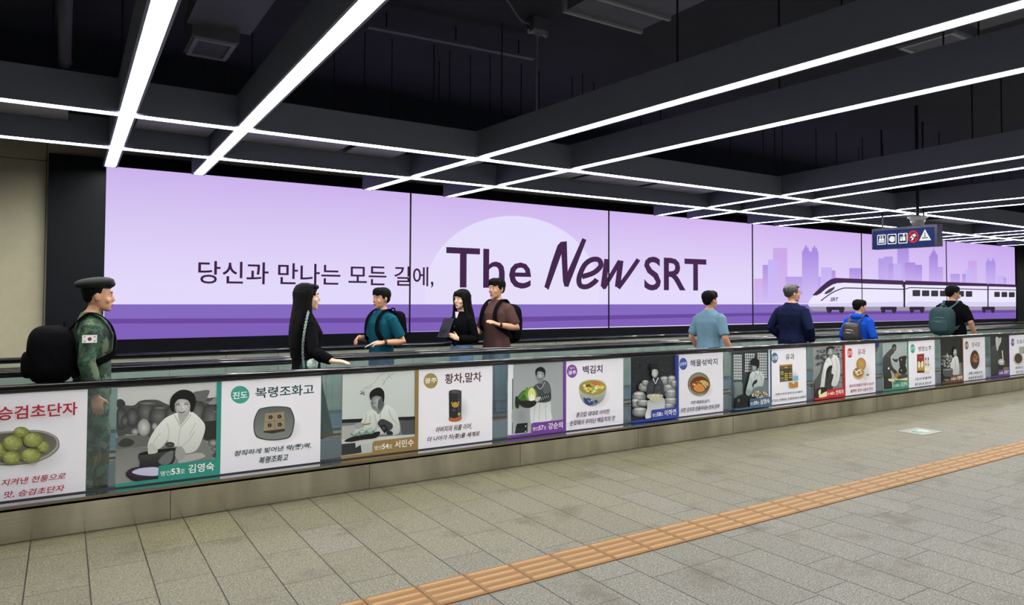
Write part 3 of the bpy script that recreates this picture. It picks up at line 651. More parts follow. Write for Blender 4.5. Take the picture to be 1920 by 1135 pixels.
# 3
T3 = '8150a6'; x, p, c, done = poster(3, 'purple food poster: woman carrying a cabbage basket, and bowl of white kimchi', T3)
photo_bg(p, x, ('a6acae', 'b5babb')); p.frame(920, 640, 5.677)
p.P('dfe4e5', "178,244 240,240 234,990 178,1000"); p.P('767c7e', "228,400 240,400 236,985 224,990"); p.E(330, 800, 110, 160, '969c9e', 'aeb3b5')
p.P('1f2326', "280,880 392,868 392,915 262,932"); p.P('2d3134', "268,925 392,915 392,972 256,985"); p.E(372, 905, 8, 8, 'd5d8d9', n=8); p.E(372, 962, 8, 8, 'd5d8d9', n=8)
p.S(('c9cecf', 'e0e3e4'), "440,640 620,622 640,750 638,845 470,865 425,860"); 
for q in ("470,680 455,860", "520,680 515,855", "580,660 590,850"): p.L('aeb4b5', q, 5)
p.S('54595c', "452,490 520,440 580,418 628,465 642,560 628,640 500,648 470,560"); p.S('6c7275', "560,440 610,450 632,520 600,580 560,540"); p.S('33383b', "490,612 560,575 628,555 632,600 560,640 500,650")
for k in range(6): p.L('c9cecf', f"{510+k*20},{600-k*6} {520+k*20},{640-k*8}", 5)
p.E(526, 362, 46, 68, 'c3c8c9', '85898b'); p.S('141719', "476,352 480,300 532,273 576,300 580,352 570,385 562,335 500,322 488,365"); p.L('3b3f41', "500,352 518,350", 5); p.L('3b3f41', "535,348 556,346", 5); p.L('3f3336', "508,398 530,404 548,394", 6); p.P('8f9496', "505,425 560,415 545,450 520,455"); p.L('c9cdce', "490,470 530,510 575,430", 6)
p.S('2d2a29', "298,640 480,618 472,680 400,712 330,694"); p.S('20392b', "330,622 270,585 258,640 262,700 292,715 310,645"); p.S('4b7a3c', "285,592 355,520 402,560 392,622 318,632"); p.S('6b9a4b', "360,540 375,500 395,500 400,620 380,625"); p.S('79a552', "395,632 378,560 400,500 440,486 482,530 494,590 470,628"); p.S('dedf9c', "405,620 395,555 412,510 440,498 468,535 476,590 455,622"); p.S('eff1e6', "410,630 415,580 440,560 462,590 462,628"); p.S('c0c5c6', "470,610 510,590 530,605 500,640 475,640")
for q in ("420,610 415,540 435,510", "445,610 445,520", "300,610 350,550 390,600"): p.L('b9c06a', q, 4)
tab(p, x, T3, '57', '강순의')
c.frame(920, 640, 5.677); c.E(866, 320, 60, 75, 'f4f4f4'); c.E(866, 320, 56, 71, '7c489e'); c.T('경기', 842, 278, 302, 892, 'f2eef6', .008); c.T('광주', 826, 316, 360, 910, 'f6f4f8', .02); c.T('백김치', 980, 264, 352, 1190, '46275a', .022)
c.E(1130, 580, 150, 150, 'b3b4b8', BOARD); c.S(('cdd0c6', '7f857a'), "938,510 950,450 1000,422 1100,408 1192,422 1230,475 1226,545 1190,632 1120,682 1060,690 1000,662 955,600"); c.E(1084, 494, 142, 80, '8e8a52'); c.E(1084, 497, 134, 74, 'b9ae45', '9a8f3a')
bits(c, 46, 1084, 497, 108, 52, ['d8cf5e', 'c3bd43', 'e6dfa0', '8fae4a', 'd98a3a', 'f0ecd0', '6c4a2a', 'e0d878'], 10, 26)
c.S('cf6f35', "1065,440 1120,430 1165,460 1100,470"); c.S('2b3f7e', "985,600 1010,610 1040,605 1085,640 1080,670 1040,680 1000,650"); bits(c, 9, 1035, 640, 40, 25, ['c4c8cf', '2b3f7e'], 5, 9); c.E(1115, 640, 19, 16, '2b3f7e', n=10)
c.T('종갓집 대대로 이어진', 900, 760, 812, 1262, '35213f', .014, .25); c.T('손맛에서 우러난 백김치의 맛', 832, 846, 902, 1324, '35213f', .014, .25)
done()

# 4
T4 = '3f57a8'; x, p, c, done = poster(4, 'blue food poster: smiling woman holding a bowl before dark trees, and seafood kimchi bowl', T4)
photo_bg(p, x, '33373b'); p.frame(1160, 630, 6.677)
for _ in range(110): p.E(155+rnd.random()*545, 270+rnd.random()*390, 5+rnd.random()*11, 3+rnd.random()*7, rnd.choice(['4b4f53', '3d4145', '2a2d31', '5d6165', '25282b']), n=7)
for q in ((560, 560, 70, 60), (650, 560, 60, 70), (300, 640, 70, 60), (320, 590, 50, 40), (620, 660, 90, 60), (680, 600, 50, 50), (240, 760, 90, 70), (200, 840, 70, 60), (640, 730, 80, 70), (290, 840, 90, 45), (640, 820, 100, 55), (250, 950, 105, 62), (610, 880, 80, 40)): p.E(q[0], q[1], q[2], q[3], 'b9bdbd', '5c6163'); p.E(q[0], q[1]-q[3]*.55, q[2]*.72, q[3]*.35, 'e3e5e4', '9da1a1')
p.S(('b9bebf', 'e3e5e5'), "362,800 545,775 560,900 552,990 430,1010 320,1030 340,900"); p.S('4a4f57', "345,600 420,530 470,520 530,570 552,690 550,750 500,775 360,770 333,700")
bits(p, 30, 445, 640, 80, 100, ['5d626a', '3b3f46', '6d727a'], 6, 12); p.L('e9ebeb', "410,530 440,600 475,520", 12, smooth=False); p.L('23262b', "440,600 425,680 410,740", 10)
p.E(430, 455, 43, 66, 'dcdfdd', 'a2a6a6'); p.S('17191c', "382,470 385,405 430,385 470,400 478,455 462,425 425,415 398,430 392,475"); p.E(420, 375, 48, 30, '202226', '17191c'); p.L('3a3d3f', "408,445 422,443", 5); p.L('3a3d3f', "440,443 455,440", 5); p.L('f6f6f4', "415,488 432,496 450,484", 9); p.L('4a4244', "412,486 432,502 452,482", 3)
p.S('c9c8b6', "333,748 430,760 532,736 500,800 470,822 420,824 370,790"); p.E(432, 745, 100, 22, 'e6e3cf', 'c5c1a6'); bits(p, 12, 430, 742, 70, 10, ['b8a04a', '9a9a5a', 'd8c890'], 5, 9); p.E(350, 765, 18, 16, 'c9cccb', 'a0a3a3'); p.E(515, 750, 18, 16, 'c9cccb', 'a0a3a3')
tab(p, x, T4, '58', '이하연')
c.frame(1160, 630, 6.677); c.E(808, 352, 55, 80, 'f4f4f4'); c.E(808, 352, 51, 76, '3b58ab'); c.T('남양주', 766, 332, 376, 852, 'f2f4fa', .012); c.T('해물섞박지', 896, 302, 388, 1236, '2f2c44', .016)
c.E(1060, 660, 130, 130, 'b3b5b6', BOARD); c.E(1004, 607, 140, 150, '8b8d70', '63664b'); c.E(1004, 604, 128, 137, '96987c', '7d8064'); c.E(1014, 612, 118, 104, '8a3a22', '6d2a1c'); c.E(1000, 640, 100, 70, 'b0592b', '8e4522')
bits(c, 40, 1008, 628, 88, 66, ['c4723a', 'd99a5a', 'e8d9a8', '9aa05a', '7a2f1c', 'cf8a45', 'e9e4cd', '5d7a3c'], 8, 20); c.S('d08a48', "930,660 990,600 1050,620 1070,680 1000,705"); c.S('c9b45a', "1000,570 1060,555 1115,590 1110,630 1050,600"); c.L('2d2f33', "1030,600 1060,625 1080,660", 10); c.L('e9ebea', "1040,598 1075,630 1090,650", 6); c.L('c5c8ad', "878,640 900,700 960,745 1050,735", 7)
c.T('귀한 재료로 담아,', 890, 818, 862, 1140, '2d2842', .014, .25); c.T('귀한 김치로 만들어내는 한국 문화', 765, 908, 962, 1262, '2d2842', .014, .25)
done()

# 5
T5 = '50708a'; x, p, c, done = poster(5, 'slate blue food poster: woman sorting ginger before lattice doors, and tray of sweets', T5)
photo_bg(p, x, '566064'); p.frame(1350, 620, 7.095)
p.P('3c4548', "155,305 640,262 640,285 155,325"); p.P('434c50', "290,300 322,296 322,860 290,870"); p.P('434c50', "456,286 486,284 486,560 456,560"); p.P('8d999b', "180,690 290,680 290,850 190,900"); p.P('707b7e', "540,660 625,650 625,830 560,830")
for X0_, X1_, ya_, yb_, nc, nr in ((182, 290, 322, 662, 5, 9), (326, 456, 306, 560, 5, 7), (490, 610, 296, 640, 5, 10), (190, 285, 700, 850, 6, 9), (545, 622, 660, 820, 5, 9)):
    for i in range(nc):
        for j in range(nr):
            a_ = X0_+(X1_-X0_)*i/nc; b_ = ya_+(yb_-ya_)*j/nr; cw, ch = (X1_-X0_)/nc*.7, (yb_-ya_)/nr*.74
            p.P('dde4e4' if ya_ < 400 else '99a5a7', f"{a_},{b_} {a_+cw},{b_-1} {a_+cw},{b_+ch-1} {a_},{b_+ch}")
p.S(('d2dcdb', 'aab7b7'), "440,530 372,570 350,660 318,790 350,830 420,800 520,760 556,650 545,590 515,545"); p.S('22282b', "395,720 420,670 460,650 458,690 420,720 410,760"); p.S('7f8c8e', "420,760 520,740 555,780 470,830 380,840"); 
for q in ("440,560 430,640", "500,570 520,660", "370,620 390,700", "440,560 470,600 500,545"): p.L('8f9c9d', q, 6)
p.E(422, 490, 34, 56, 'b8c3c3', '79868a'); p.S('0e1114', "376,445 385,385 412,368 430,342 450,370 480,385 490,440 472,505 450,475 400,462"); p.L('3a4347', "392,492 408,496", 4); p.L('3a4347', "400,525 415,528", 4)
p.S('14181b', "195,895 260,862 350,850 350,1000 180,1012"); p.E(275, 872, 76, 16, '2d3336', '1c2124'); p.E(215, 925, 15, 25, '8a9496', '4a5356')
bits(p, 60, 490, 850, 105, 46, ['d8cfb8', 'bfb59c', 'a89d84', 'e2dac6', '8f866f'], 8, 17); p.S('9aa6a6', "300,800 340,780 370,810 350,860 310,850")
tab(p, x, T5, '59', '심영숙')
c.frame(1350, 620, 7.095); c.E(727, 365, 47, 75, 'f4f4f4'); c.E(727, 365, 44, 71, '4a6c88'); c.T('강릉', 690, 342, 396, 764, 'f2f4f6', .014); c.T('유과', 872, 314, 396, 990, '2d3a4a', .012)
c.E(960, 640, 100, 130, 'bcbdc2', BOARD); c.P('4a4536', "790,460 960,445 963,668 796,688"); c.P('c17c2a', "790,460 960,445 960,466 791,482")
for i in range(3):
    for j in range(7):
        a_, b_ = 802+i*53, 492-i*5+j*27; k_ = rnd.choice(['d8cc5a', 'd8cc5a', '8d8050', 'c9a27a', '55503f'])
        for n_ in range(3): c.P(k_, f"{a_+n_*15},{b_} {a_+n_*15+11},{b_-1} {a_+n_*15+11},{b_+14} {a_+n_*15},{b_+15}")
c.P('7ab6d8', "972,606 1030,597 1033,665 970,674"); c.P('b57e2e', "912,692 1028,680 1030,754 914,762"); c.E(968, 692, 15, 18, 'efe9d8', n=12); c.E(968, 692, 5, 6, '4a3a28', n=8)
c.T('전통의 맛과 함께 멋스러움의', 725, 838, 866, 1086, '2d3a46', .013, .25); c.T('맛있는 어울림, 전통한과의 대명작', 674, 918, 950, 1138, '2d3a46', .013, .25)
done()

# 6
T6 = 'c5303a'; x, p, c, done = poster(6, 'red food poster: woman in white jacket bending forward, and round box of rice sweets', T6)
photo_bg(p, x, ('a4aaab', '8a8f90')); p.frame(1500, 610, 7.092)
for _ in range(70): p.E(430+rnd.random()*150, 290+rnd.random()*520, 5+rnd.random()*14, 4+rnd.random()*10, rnd.choice(['5a5f60', '767b7c', '44494a', '8a8f90']), n=7)
for _ in range(40): p.E(200+rnd.random()*130, 330+rnd.random()*200, 5+rnd.random()*14, 4+rnd.random()*10, rnd.choice(['55595a', '6a6f70', '44494a']), n=7)
p.S('5d6263', "182,760 260,640 300,500 330,560 280,860 200,900"); p.S('3f4344', "320,620 420,640 430,780 400,870 320,870")
p.S(('e8eaea', 'c9cdcd'), "365,425 312,500 280,640 262,770 252,868 300,858 322,700 342,580 402,535 405,640 432,660 402,790 440,812 472,800 505,720 518,600 505,465 452,395"); p.S('24282a', "342,590 400,535 412,560 370,640 345,720"); p.L('a2a7a8', "395,440 415,520 400,640", 5); p.L('a2a7a8', "450,420 480,560 470,700", 5); p.L('b2b7b8', "300,560 290,700", 5)
p.E(390, 352, 43, 66, 'c4c9c9', '7f8485'); p.S('15181a', "340,350 350,292 395,278 435,290 442,345 425,315 365,318 350,362"); p.L('2d3133', "365,345 382,343", 5); p.L('2d3133', "398,342 418,338", 5); p.L('3d3436', "372,392 392,398 408,388", 5); p.S('9a9fa0', "370,410 420,400 405,440 385,445")
p.S('b9bebe', "250,850 300,830 300,870 260,890"); p.S('1f2325', "200,850 340,830 345,960 195,985"); p.S('e6dba8', "228,880 258,850 256,930 235,930"); p.S('ece3b8', "235,940 330,880 350,905 345,940 260,962")
tab(p, x, T6, '60', '안복자')
c.frame(1500, 610, 7.092); c.E(662, 370, 40, 69, 'f4f4f4'); c.E(662, 370, 37, 65, 'c9303a'); c.T('담양', 626, 342, 406, 698, 'f8f2f2', .01); c.T('유과', 768, 318, 400, 868, '8d1f2e', .012)
c.E(830, 620, 130, 160, 'bcbcc0', BOARD); c.E(812, 520, 64, 87, 'cba25e', '9a7436'); c.E(812, 516, 52, 72, 'c1984f', 'b08845'); c.E(775, 642, 76, 80, 'a67d40', 'c59f5a'); c.E(775, 628, 64, 62, '8a6a38')
bits(c, 34, 775, 624, 50, 46, ['eee5cc', 'd8c8a0', 'f2ead8', '5c6a3c', 'e2d4b0', '9a7a48'], 8, 17); bits(c, 8, 893, 650, 18, 18, ['4a4030', 'd8c8a0', '6d5a3c'], 6, 12); bits(c, 5, 865, 704, 12, 14, ['e9dcc0', '5a4030'], 7, 12)
c.T('효심으로 한결같은 마음의 나눔으로', 645, 790, 830, 980, '9a2433', .013, .25); c.T('등짝한 정과 시골의 한과', 664, 856, 900, 966, '9a2433', .013, .25)
done()

# 7
T7 = '3b977f'; x, p, c, done = poster(7, 'green food poster: man bent over a dark clay still, and red boxed bottles', T7)
photo_bg(p, x, ('b4bfbf', 'a3adad')); p.frame(1500, 610, 7.092)
p.S(('5a5d5f', '303335'), "1100,445 1150,372 1222,308 1252,365 1205,425 1232,555 1292,620 1262,655 1205,600 1216,705 1108,705 1098,560"); p.P('26292b', "1110,690 1212,685 1228,850 1112,852"); p.E(1250, 302, 31, 50, '85898a', '4a4d4f'); p.S('26292b', "1225,290 1245,252 1275,262 1280,290 1255,275 1235,310"); p.S('3d4042', "1222,440 1260,455 1300,450 1290,490 1250,480"); p.E(1178, 575, 12, 16, 'dfe3e3', n=10); p.L('6f7375', "1150,400 1200,440 1210,540", 5)
p.S('3b352f', "1312,432 1412,408 1408,470 1396,540 1330,560 1320,500"); p.S('2c2825', "1308,600 1338,552 1400,542 1420,620 1382,655 1320,642"); p.E(1345, 460, 8, 12, 'b9b4ac', n=8); p.E(1345, 600, 10, 12, 'a9a49c', n=8); p.S('54504e', "1300,680 1360,655 1440,655 1440,712 1310,722"); p.S('e0d2a6', "1180,712 1300,720 1442,695 1442,722 1380,742 1200,748"); p.S('26292b', "1250,735 1400,735 1300,752"); p.E(1286, 664, 33, 31, 'd0a850', '8a6524')
tab(p, x, T7, '61', '김견식')
c.frame(1500, 610, 7.092); c.E(1498, 313, 35, 64, 'f4f4f4'); c.E(1498, 313, 32, 60, '3a9a8a'); c.T('강진', 1468, 288, 340, 1528, 'f0f6f4', .01); c.T('병영소주', 1572, 284, 350, 1746, '2a3a42', .008)
c.E(1650, 560, 110, 130, 'bcbcc2', BOARD); c.P('8d2a28', "1555,388 1650,378 1652,632 1556,637"); c.P('b09c34', "1560,478 1602,500 1646,470 1646,604 1561,610"); c.S('e9e3c8', "1570,500 1582,480 1594,500 1594,560 1570,560"); c.S('e9e3c8', "1612,495 1625,475 1636,495 1636,556 1612,556"); c.P('5d1c1c', "1556,606 1652,602 1652,632 1556,637"); c.L('c98a5a', "1580,430 1625,426", 6)
for q in (1671, 1703): c.P('d3d4cb', f"{q-17},525 {q-7},490 {q+7},490 {q+17},525 {q+16},645 {q-16},647"); c.P('4a2a26', f"{q-6},430 {q+6},428 {q+7},462 {q-7},464"); c.P('bfc0b8', f"{q-6},464 {q+6},462 {q+7},492 {q-7},492"); c.E(q, 524, 8, 12, 'a33a30', n=8); c.P('eeeadf', f"{q-14},560 {q+14},556 {q+14},610 {q-14},612")
c.T('고집스레 명가를 이어', 1524, 702, 738, 1742, '24463f', .013, .25); c.T('결이 곧은 술 병영소주', 1522, 772, 810, 1746, '24463f', .013, .25)
done()

# 8
T8 = '7c5a34'; x, p, c, done = poster(8, 'brown food poster: woman in white beside heaped bean blocks, and dark bowl of beans', T8)
photo_bg(p, x, '2d3032'); p.frame(1720, 600, 8.105)
p.P('8c9090', "600,660 690,650 690,850 620,840"); 
for k in range(6): p.L('5c6060', f"605,{680+k*28} 690,{668+k*28}", 3)
bits(p, 60, 445, 620, 85, 105, ['a2a7a6', '7d8282', 'bfc4c2', '5c6162', '8d9292'], 10, 22)
p.S(('e3e5e4', 'bfc3c2'), "545,565 512,620 490,740 522,785 532,832 622,828 620,640 592,552"); p.E(562, 492, 30, 66, 'd5d9d8', '868b8b'); p.S('15181a', "530,500 538,430 562,402 585,425 594,500 580,450 548,452"); p.L('9aa09f', "560,580 570,680 555,780", 5); p.L('3a3e40', "550,480 560,479", 4); p.L('3a3e40', "568,478 578,476", 4); p.L('4a4244', "556,520 570,518", 4)
p.S('5b5f64', "372,765 440,745 522,742 522,832 480,862 392,852"); p.E(446, 757, 76, 16, '9da2a4', '7a7f82'); p.S('1f2224', "375,880 500,862 502,950 380,962"); p.E(440, 915, 50, 18, '9a9e9f', '5c6061')
tab(p, x, T8, '62', '서분례')
c.frame(1720, 600, 8.105); c.E(749, 388, 32, 68, 'f4f4f4'); c.E(749, 388, 29, 64, '7c563c'); c.T('순창', 726, 362, 416, 772, 'f2ece6', .01); c.T('청국장', 826, 344, 418, 952, '352b26', .01)
c.E(900, 640, 80, 150, 'bbbbbf', BOARD); c.E(872, 606, 70, 144, '2b2625', '3d3836'); c.E(870, 585, 58, 86, '7a4826', '54331d'); bits(c, 70, 870, 583, 44, 68, ['b06f3a', 'c98a4d', '8e5628', '6b3f20', 'd49a5c'], 6, 11)
c.T('전통 그대로의 맛', 770, 796, 838, 976, '352b26', .013, .25); c.T('우리의 콩 청국장', 764, 868, 908, 986, '352b26', .013, .25)
done()

# 9
T9 = '6a4896'; x, p, c, done = poster(9, 'rightmost violet food poster: gloved worker with a wooden stick, and acorn jelly plate', T9)
photo_bg(p, x, '3d4042'); p.frame(1720, 600, 8.105)
p.S(('5d6163', '26292b'), "1122,440 1150,400 1200,385 1232,500 1262,640 1245,800 1122,865"); p.S('1f2224', "1230,690 1300,680 1312,760 1240,780"); p.S('cfd2d1', "1190,268 1224,264 1248,282 1276,266 1270,335 1240,400 1216,474 1195,382"); p.L('8d9192', "1245,285 1235,360 1215,450", 4); p.P('d0c4a0', "1280,470 1299,465 1311,602 1292,604"); p.E(1275, 640, 48, 46, 'e5e7e7', 'b2b6b6')
for k in range(4): p.E(1255+k*17, 668, 9, 22, 'd5d8d8', 'b0b4b4', n=10)
p.E(1350, 742, 55, 28, 'b99a52', '6a5a3a'); bits(p, 14, 1350, 738, 40, 14, ['d0b46a', '7d8a4a', 'e0d09a'], 4, 8)
tab(p, x, T9, '63', '김영근')
c.frame(1720, 600, 8.105); c.E(1449, 342, 29, 63, 'f4f4f4'); c.E(1449, 342, 26, 59, '5f4896'); c.T('구례', 1428, 316, 366, 1470, 'f0eef6', .01); c.T('도토리묵', 1510, 304, 368, 1690, '37295a', .008)
c.E(1560, 610, 110, 120, 'bdbdc2', BOARD); c.P('9da092', "1545,412 1700,395 1700,510 1545,522"); bits(c, 30, 1620, 460, 60, 40, ['8a8d7e', 'b0b3a4', '7d806f'], 6, 12); c.E(1530, 592, 76, 92, 'e0e0da', 'b5b5ae'); c.E(1530, 586, 58, 76, '56402c', '2f2018'); bits(c, 20, 1530, 586, 44, 60, ['6b5038', '43301f'], 7, 13)
c.T('자연의 맛 그대로', 1478, 714, 754, 1690, '37295a', .013, .25); c.T('빚은 정성 도토리묵', 1494, 778, 816, 1700, '37295a', .013, .25)
done()

# ------------------------------------------------------------------ people
def remeshed(mb, name, mt, parent, voxel=.007, it=2, fold=0.0, fs=(9, 9, 4), seed=0.0):
    me = bpy.data.meshes.new(name); me.from_pydata(mb.v, [], mb.f)
    b = bmesh.new(); b.from_mesh(me); bmesh.ops.recalc_face_normals(b, faces=b.faces); b.to_mesh(me); b.free()
    o = bpy.data.objects.new(name, me)
    m = o.modifiers.new('r', 'REMESH'); m.mode = 'VOXEL'; m.voxel_size = voxel
    m = o.modifiers.new('s', 'SMOOTH'); m.factor = .5; m.iterations = it
    nm = evaluated(o); o.modifiers.clear(); o.data = nm; bpy.data.meshes.remove(me); nm.name = name; COL.objects.link(o)
    nm.materials.clear(); nm.materials.append(mt)
    if fold:
        cn = [(v.co.copy(), v.normal.copy()) for v in nm.vertices]; flat = []
        for p, n in cn:
            q = Vector((p.x*fs[0]+seed, p.y*fs[1], p.z*fs[2]))
            k = noise.noise(q)+.6*noise.noise(q*2.3)+.35*(1-abs(noise.noise(q*1.6+Vector((7, 3, 1))))*2)
            flat.extend(p + n*(fold*k))
        nm.vertices.foreach_set('co', flat); nm.update()
    for p in nm.polygons: p.use_smooth = True
    o.parent = parent; return o
def cloth_mat(name, col, rough=.85, var=.15, bscale=220):
    return mat(name, col, .95, 0, .05, var, 6, .25, bscale)
def camo_mat():
    t = NT('camouflage'); tc = t.n('ShaderNodeTexCoord').outputs['Object']
    a = t.noise(11, tc, 3, .6); b_ = t.n('ShaderNodeMapping', {0: tc, 1: (3, 5, 2)}).outputs[0]; b2 = t.noise(16, b_, 3, .6); c2 = t.noise(9, t.n('ShaderNodeMapping', {0: tc, 1: (8, 1, 4)}).outputs[0], 3)
    k = t.mix(t.math('GREATER_THAN', a, .52), lin('1f3a2b'), lin('34543c')); k = t.mix(t.math('GREATER_THAN', b2, .58), k, lin('0d1712')); k = t.mix(t.math('GREATER_THAN', c2, .6), k, lin('55624a'))
    t.link(k, t.b.inputs['Base Color']); t.b.inputs['Roughness'].default_value = .85; return t.m
SKIN = mat('skin', 'bb8c70', .5, 0, .35, .05, 12, .08, 300); SKINF = mat('skin_fair', 'd9b196', .5, 0, .35, .05, 12, .08, 300)
HAIRM = mat('hair_black', '060608', .75, 0, .12, .25, 40); HAIRG = mat('hair_grey', '312e2c', .5, 0, .5, .5, 60)
EYEW = mat('eye_white', 'e9e4de', .25); EYED = mat('eye_dark', '1d1512', .2); LIP = mat('lips', 'a8605a', .45); BROW = mat('brow', '1f1a19', .8)
M_T = [(.78, 0, .085, .135), (.86, 0, .108, .158), (.95, 0, .108, .155), (1.03, .004, .1, .142), (1.1, .006, .1, .143), (1.2, .006, .112, .16), (1.3, .002, .116, .168), (1.35, -.004, .106, .160), (1.385, -.01, .094, .140), (1.42, -.014, .078, .104), (1.45, -.016, .062, .07), (1.478, -.014, .05, .052)]
F_T = [(.78, 0, .085, .135), (.86, -.005, .11, .16), (.94, 0, .1, .148), (1.03, .002, .085, .122), (1.1, .004, .086, .122), (1.2, .014, .108, .138), (1.27, .014, .108, .142), (1.34, -.002, .092, .138), (1.38, -.01, .078, .116), (1.415, -.014, .064, .085), (1.445, -.016, .05, .058), (1.475, -.014, .044, .046)]
def unit(v): return Vector(v).normalized()
def hand(mb, wrist, d, n, side, curl, s=1.0, spread=.0):
    d = unit(d); n = unit(Vector(n)-d*Vector(n).dot(d)); l = n.cross(d)*side; wrist = Vector(wrist)
    rot = Matrix((d, l, n)).transposed()
    mb.ell(wrist+d*.052*s, (.053*s, .04*s, .017*s), 12, 8, 2.6, rot); mb.tube([wrist-d*.03*s, wrist+d*.03*s], [.026*s, .029*s], 10, flat=.75, up=n)
    for i, (L_, off) in enumerate(((.073, .030), (.081, .010), (.075, -.010), (.058, -.029))):
        p = wrist+d*(.09-.004*abs(i-1.2))*s+l*off*s; q = [p-d*.018*s, p]; a = spread*(1.5-i)
        for j, f in enumerate((.44, .32, .26)):
            a2 = curl*(j+.7)*(1+.06*i); dd = d*math.cos(a2)+n*math.sin(a2)+l*math.sin(a)*.6; q.append(q[-1]+dd.normalized()*L_*f*s)
        mb.tube(q, [r_*s for r_ in (.0095, .0095, .009, .0083, .0068)], 8)
    p = wrist+d*.028*s+l*.03*s; d1 = unit(d*.62+l*.66+n*.34); d2 = unit(d*.85+l*.22+n*.42)
    mb.tube([p-d1*.015*s, p+d1*.02*s, p+d1*.045*s, p+d1*.045*s+d2*.032*s], [.0135*s, .0125*s, .011*s, .008*s], 8)
def arm_chain(sh, el, wr, s, g=0.0, upto=1.0, tp=1.0):
    sh, el, wr = Vector(sh), Vector(el), Vector(wr)
    P = [sh, sh.lerp(el, .3), sh.lerp(el, .7), el, el.lerp(wr, .3), el.lerp(wr, .7), wr]; T_ = [0, .15, .35, .5, .65, .85, 1]
    r_ = [.050, .049, .044, .04, .041, .034, .027]
    o, q = [], []
    for i in range(7):
        if T_[i] <= upto+1e-6: o.append(P[i]); q.append((r_[i]*tp+g)*1.0)
        elif T_[i-1] < upto:
            k = (upto-T_[i-1])/(T_[i]-T_[i-1]); o.append(P[i-1].lerp(P[i], k)); q.append(r_[i-1]*tp+(r_[i]-r_[i-1])*tp*k+g)
    return o, q
def person(label, loc, yaw, H, arms, top, bottom, female=False, skin=SKIN, head=(0, 0, 0), hair='short', hairm=None, stout=1.0, lean=0.0, legs=(.03, -.03), neck=(0, 0)):
    """arms: {1 (left) / -1 (right): (elbow, wrist, fingers dir, palm normal, curl)}; top: (name, material, hem z, sleeve, slack, collar z)"""
    s = H/1.70; root = tag(empty('person', loc, yaw), label, 'person', 'people riding the moving walkways'); T_ = F_T if female else M_T
    hairm = hairm or HAIRM
    S = lambda v: Vector((v[0]*s + lean*s*max(0, v[2]-.9), v[1]*s, v[2]*s))
    shy = .145 if female else .170; shz = 1.352 if female else 1.362; tp = .84 if female else 1.0
    b = MB()
    b.rings([(x*s+lean*s*max(0, z-.9), 0, z*s, rx*s*.97, ry*s*.97*stout) for z, x, rx, ry in T_], 24, p=2.3)
    b.tube([S((-.016, 0, 1.40)), S((-.008, 0, 1.46)), S((.004+neck[0], neck[1], 1.53))], [.056*s, .05*s, .05*s], 14)
    for sd, (el, wr, fd, pn, cu) in arms.items():
        o, q = arm_chain((-.012, sd*shy, shz), el, wr, s, 0, 1, tp); b.tube([S(p) for p in o], [r_*s for r_ in q], 12)
        hand(b, S(wr), fd, pn, sd, cu, s*(.92 if female else 1.0))
    for sd, fx in ((1, legs[0]), (-1, legs[1])):
        b.tube([S((0, sd*.085, .9)), S((.012, sd*.09, .72)), S((fx*.6+.015, sd*.092, .48)), S((fx-.01, sd*.095, .3)), S((fx-.015, sd*.095, .09))], [.088*s, .078*s, .054*s, .052*s, .036*s], 14)
        b.ell(S((fx+.035, sd*.098, .05)), (.11*s, .04*s, .036*s), 12, 8, 2.4)
    h = MB()                          # the head, modelled upright about the top of the neck, then turned
    h.rings([(x, 0, z, rx, ry) for z, x, rx, ry in ((1.478, .058, .022, .022), (1.488, .05, .04, .038), (1.505, .036, .06, .052), (1.535, .018, .08, .062), (1.57, .008, .09, .069), (1.605, .0, .096, .0735), (1.64, -.006, .0965, .076), (1.668, -.012, .088, .07), (1.688, -.016, .066, .053), (1.699, -.018, .034, .028))], 24, p=2.15)
    h.tube([(.09, 0, 1.608), (.104, 0, 1.585), (.112, 0, 1.566), (.098, 0, 1.556)], [.009, .0115, .0145, .012], 10)
    h.ell((.09, 0, 1.624), (.016, .046, .010)); h.ell((.093, 0, 1.527), (.014, .024, .012)); h.ell((.076, 0, 1.49), (.026, .024, .016))
    for sd in (1, -1): h.ell((-.006, sd*.076, 1.582), (.020, .010, .032), 10, 8); h.ell((.066, sd*.046, 1.56), (.022, .02, .024), 10, 8)
    piv = Vector((-.0, 0, 1.50)); RM = Matrix.Rotation(head[0], 3, 'Z') @ Matrix.Rotation(head[1], 3, 'Y')
    HT = lambda p: S(piv+RM@(Vector(p)-piv)+Vector((neck[0], neck[1], 0)))
    o_ = len(b.v); b.add([HT(v) for v in h.v], h.f)
    remeshed(b, 'body', skin, root, .0068, 2)
    def hp(name, m, mt, voxel=None, fold=0, fs=(60, 60, 14)):
        m.v = [tuple(HT(v)) for v in m.v]
        return remeshed(m, name, mt, root, voxel, 1, fold, fs) if voxel else m.build(name, mt, root, smooth=True)
    for sd in (1, -1):
        m = MB(); m.ell((.083, sd*.031, 1.598), (.0095, .0118, .0052), 10, 8); e = hp('eye', m, EYEW)
        m = MB(); m.ell((.0915, sd*.031, 1.598), (.0045, .006, .006), 8, 6); hp('iris', m, EYED)
        m = MB(); m.tube([(.096, sd*.014, 1.621), (.095, sd*.032, 1.627), (.083, sd*.05, 1.621)], [.004, .0045, .003], 6); hp('eyebrow', m, BROW)
    m = MB(); m.ell((.106, 0, 1.531), (.004, .020, .004), 10, 6); m.ell((.1045, 0, 1.523), (.004, .017, .005), 10, 6); hp('lips', m, LIP)
    m = MB()
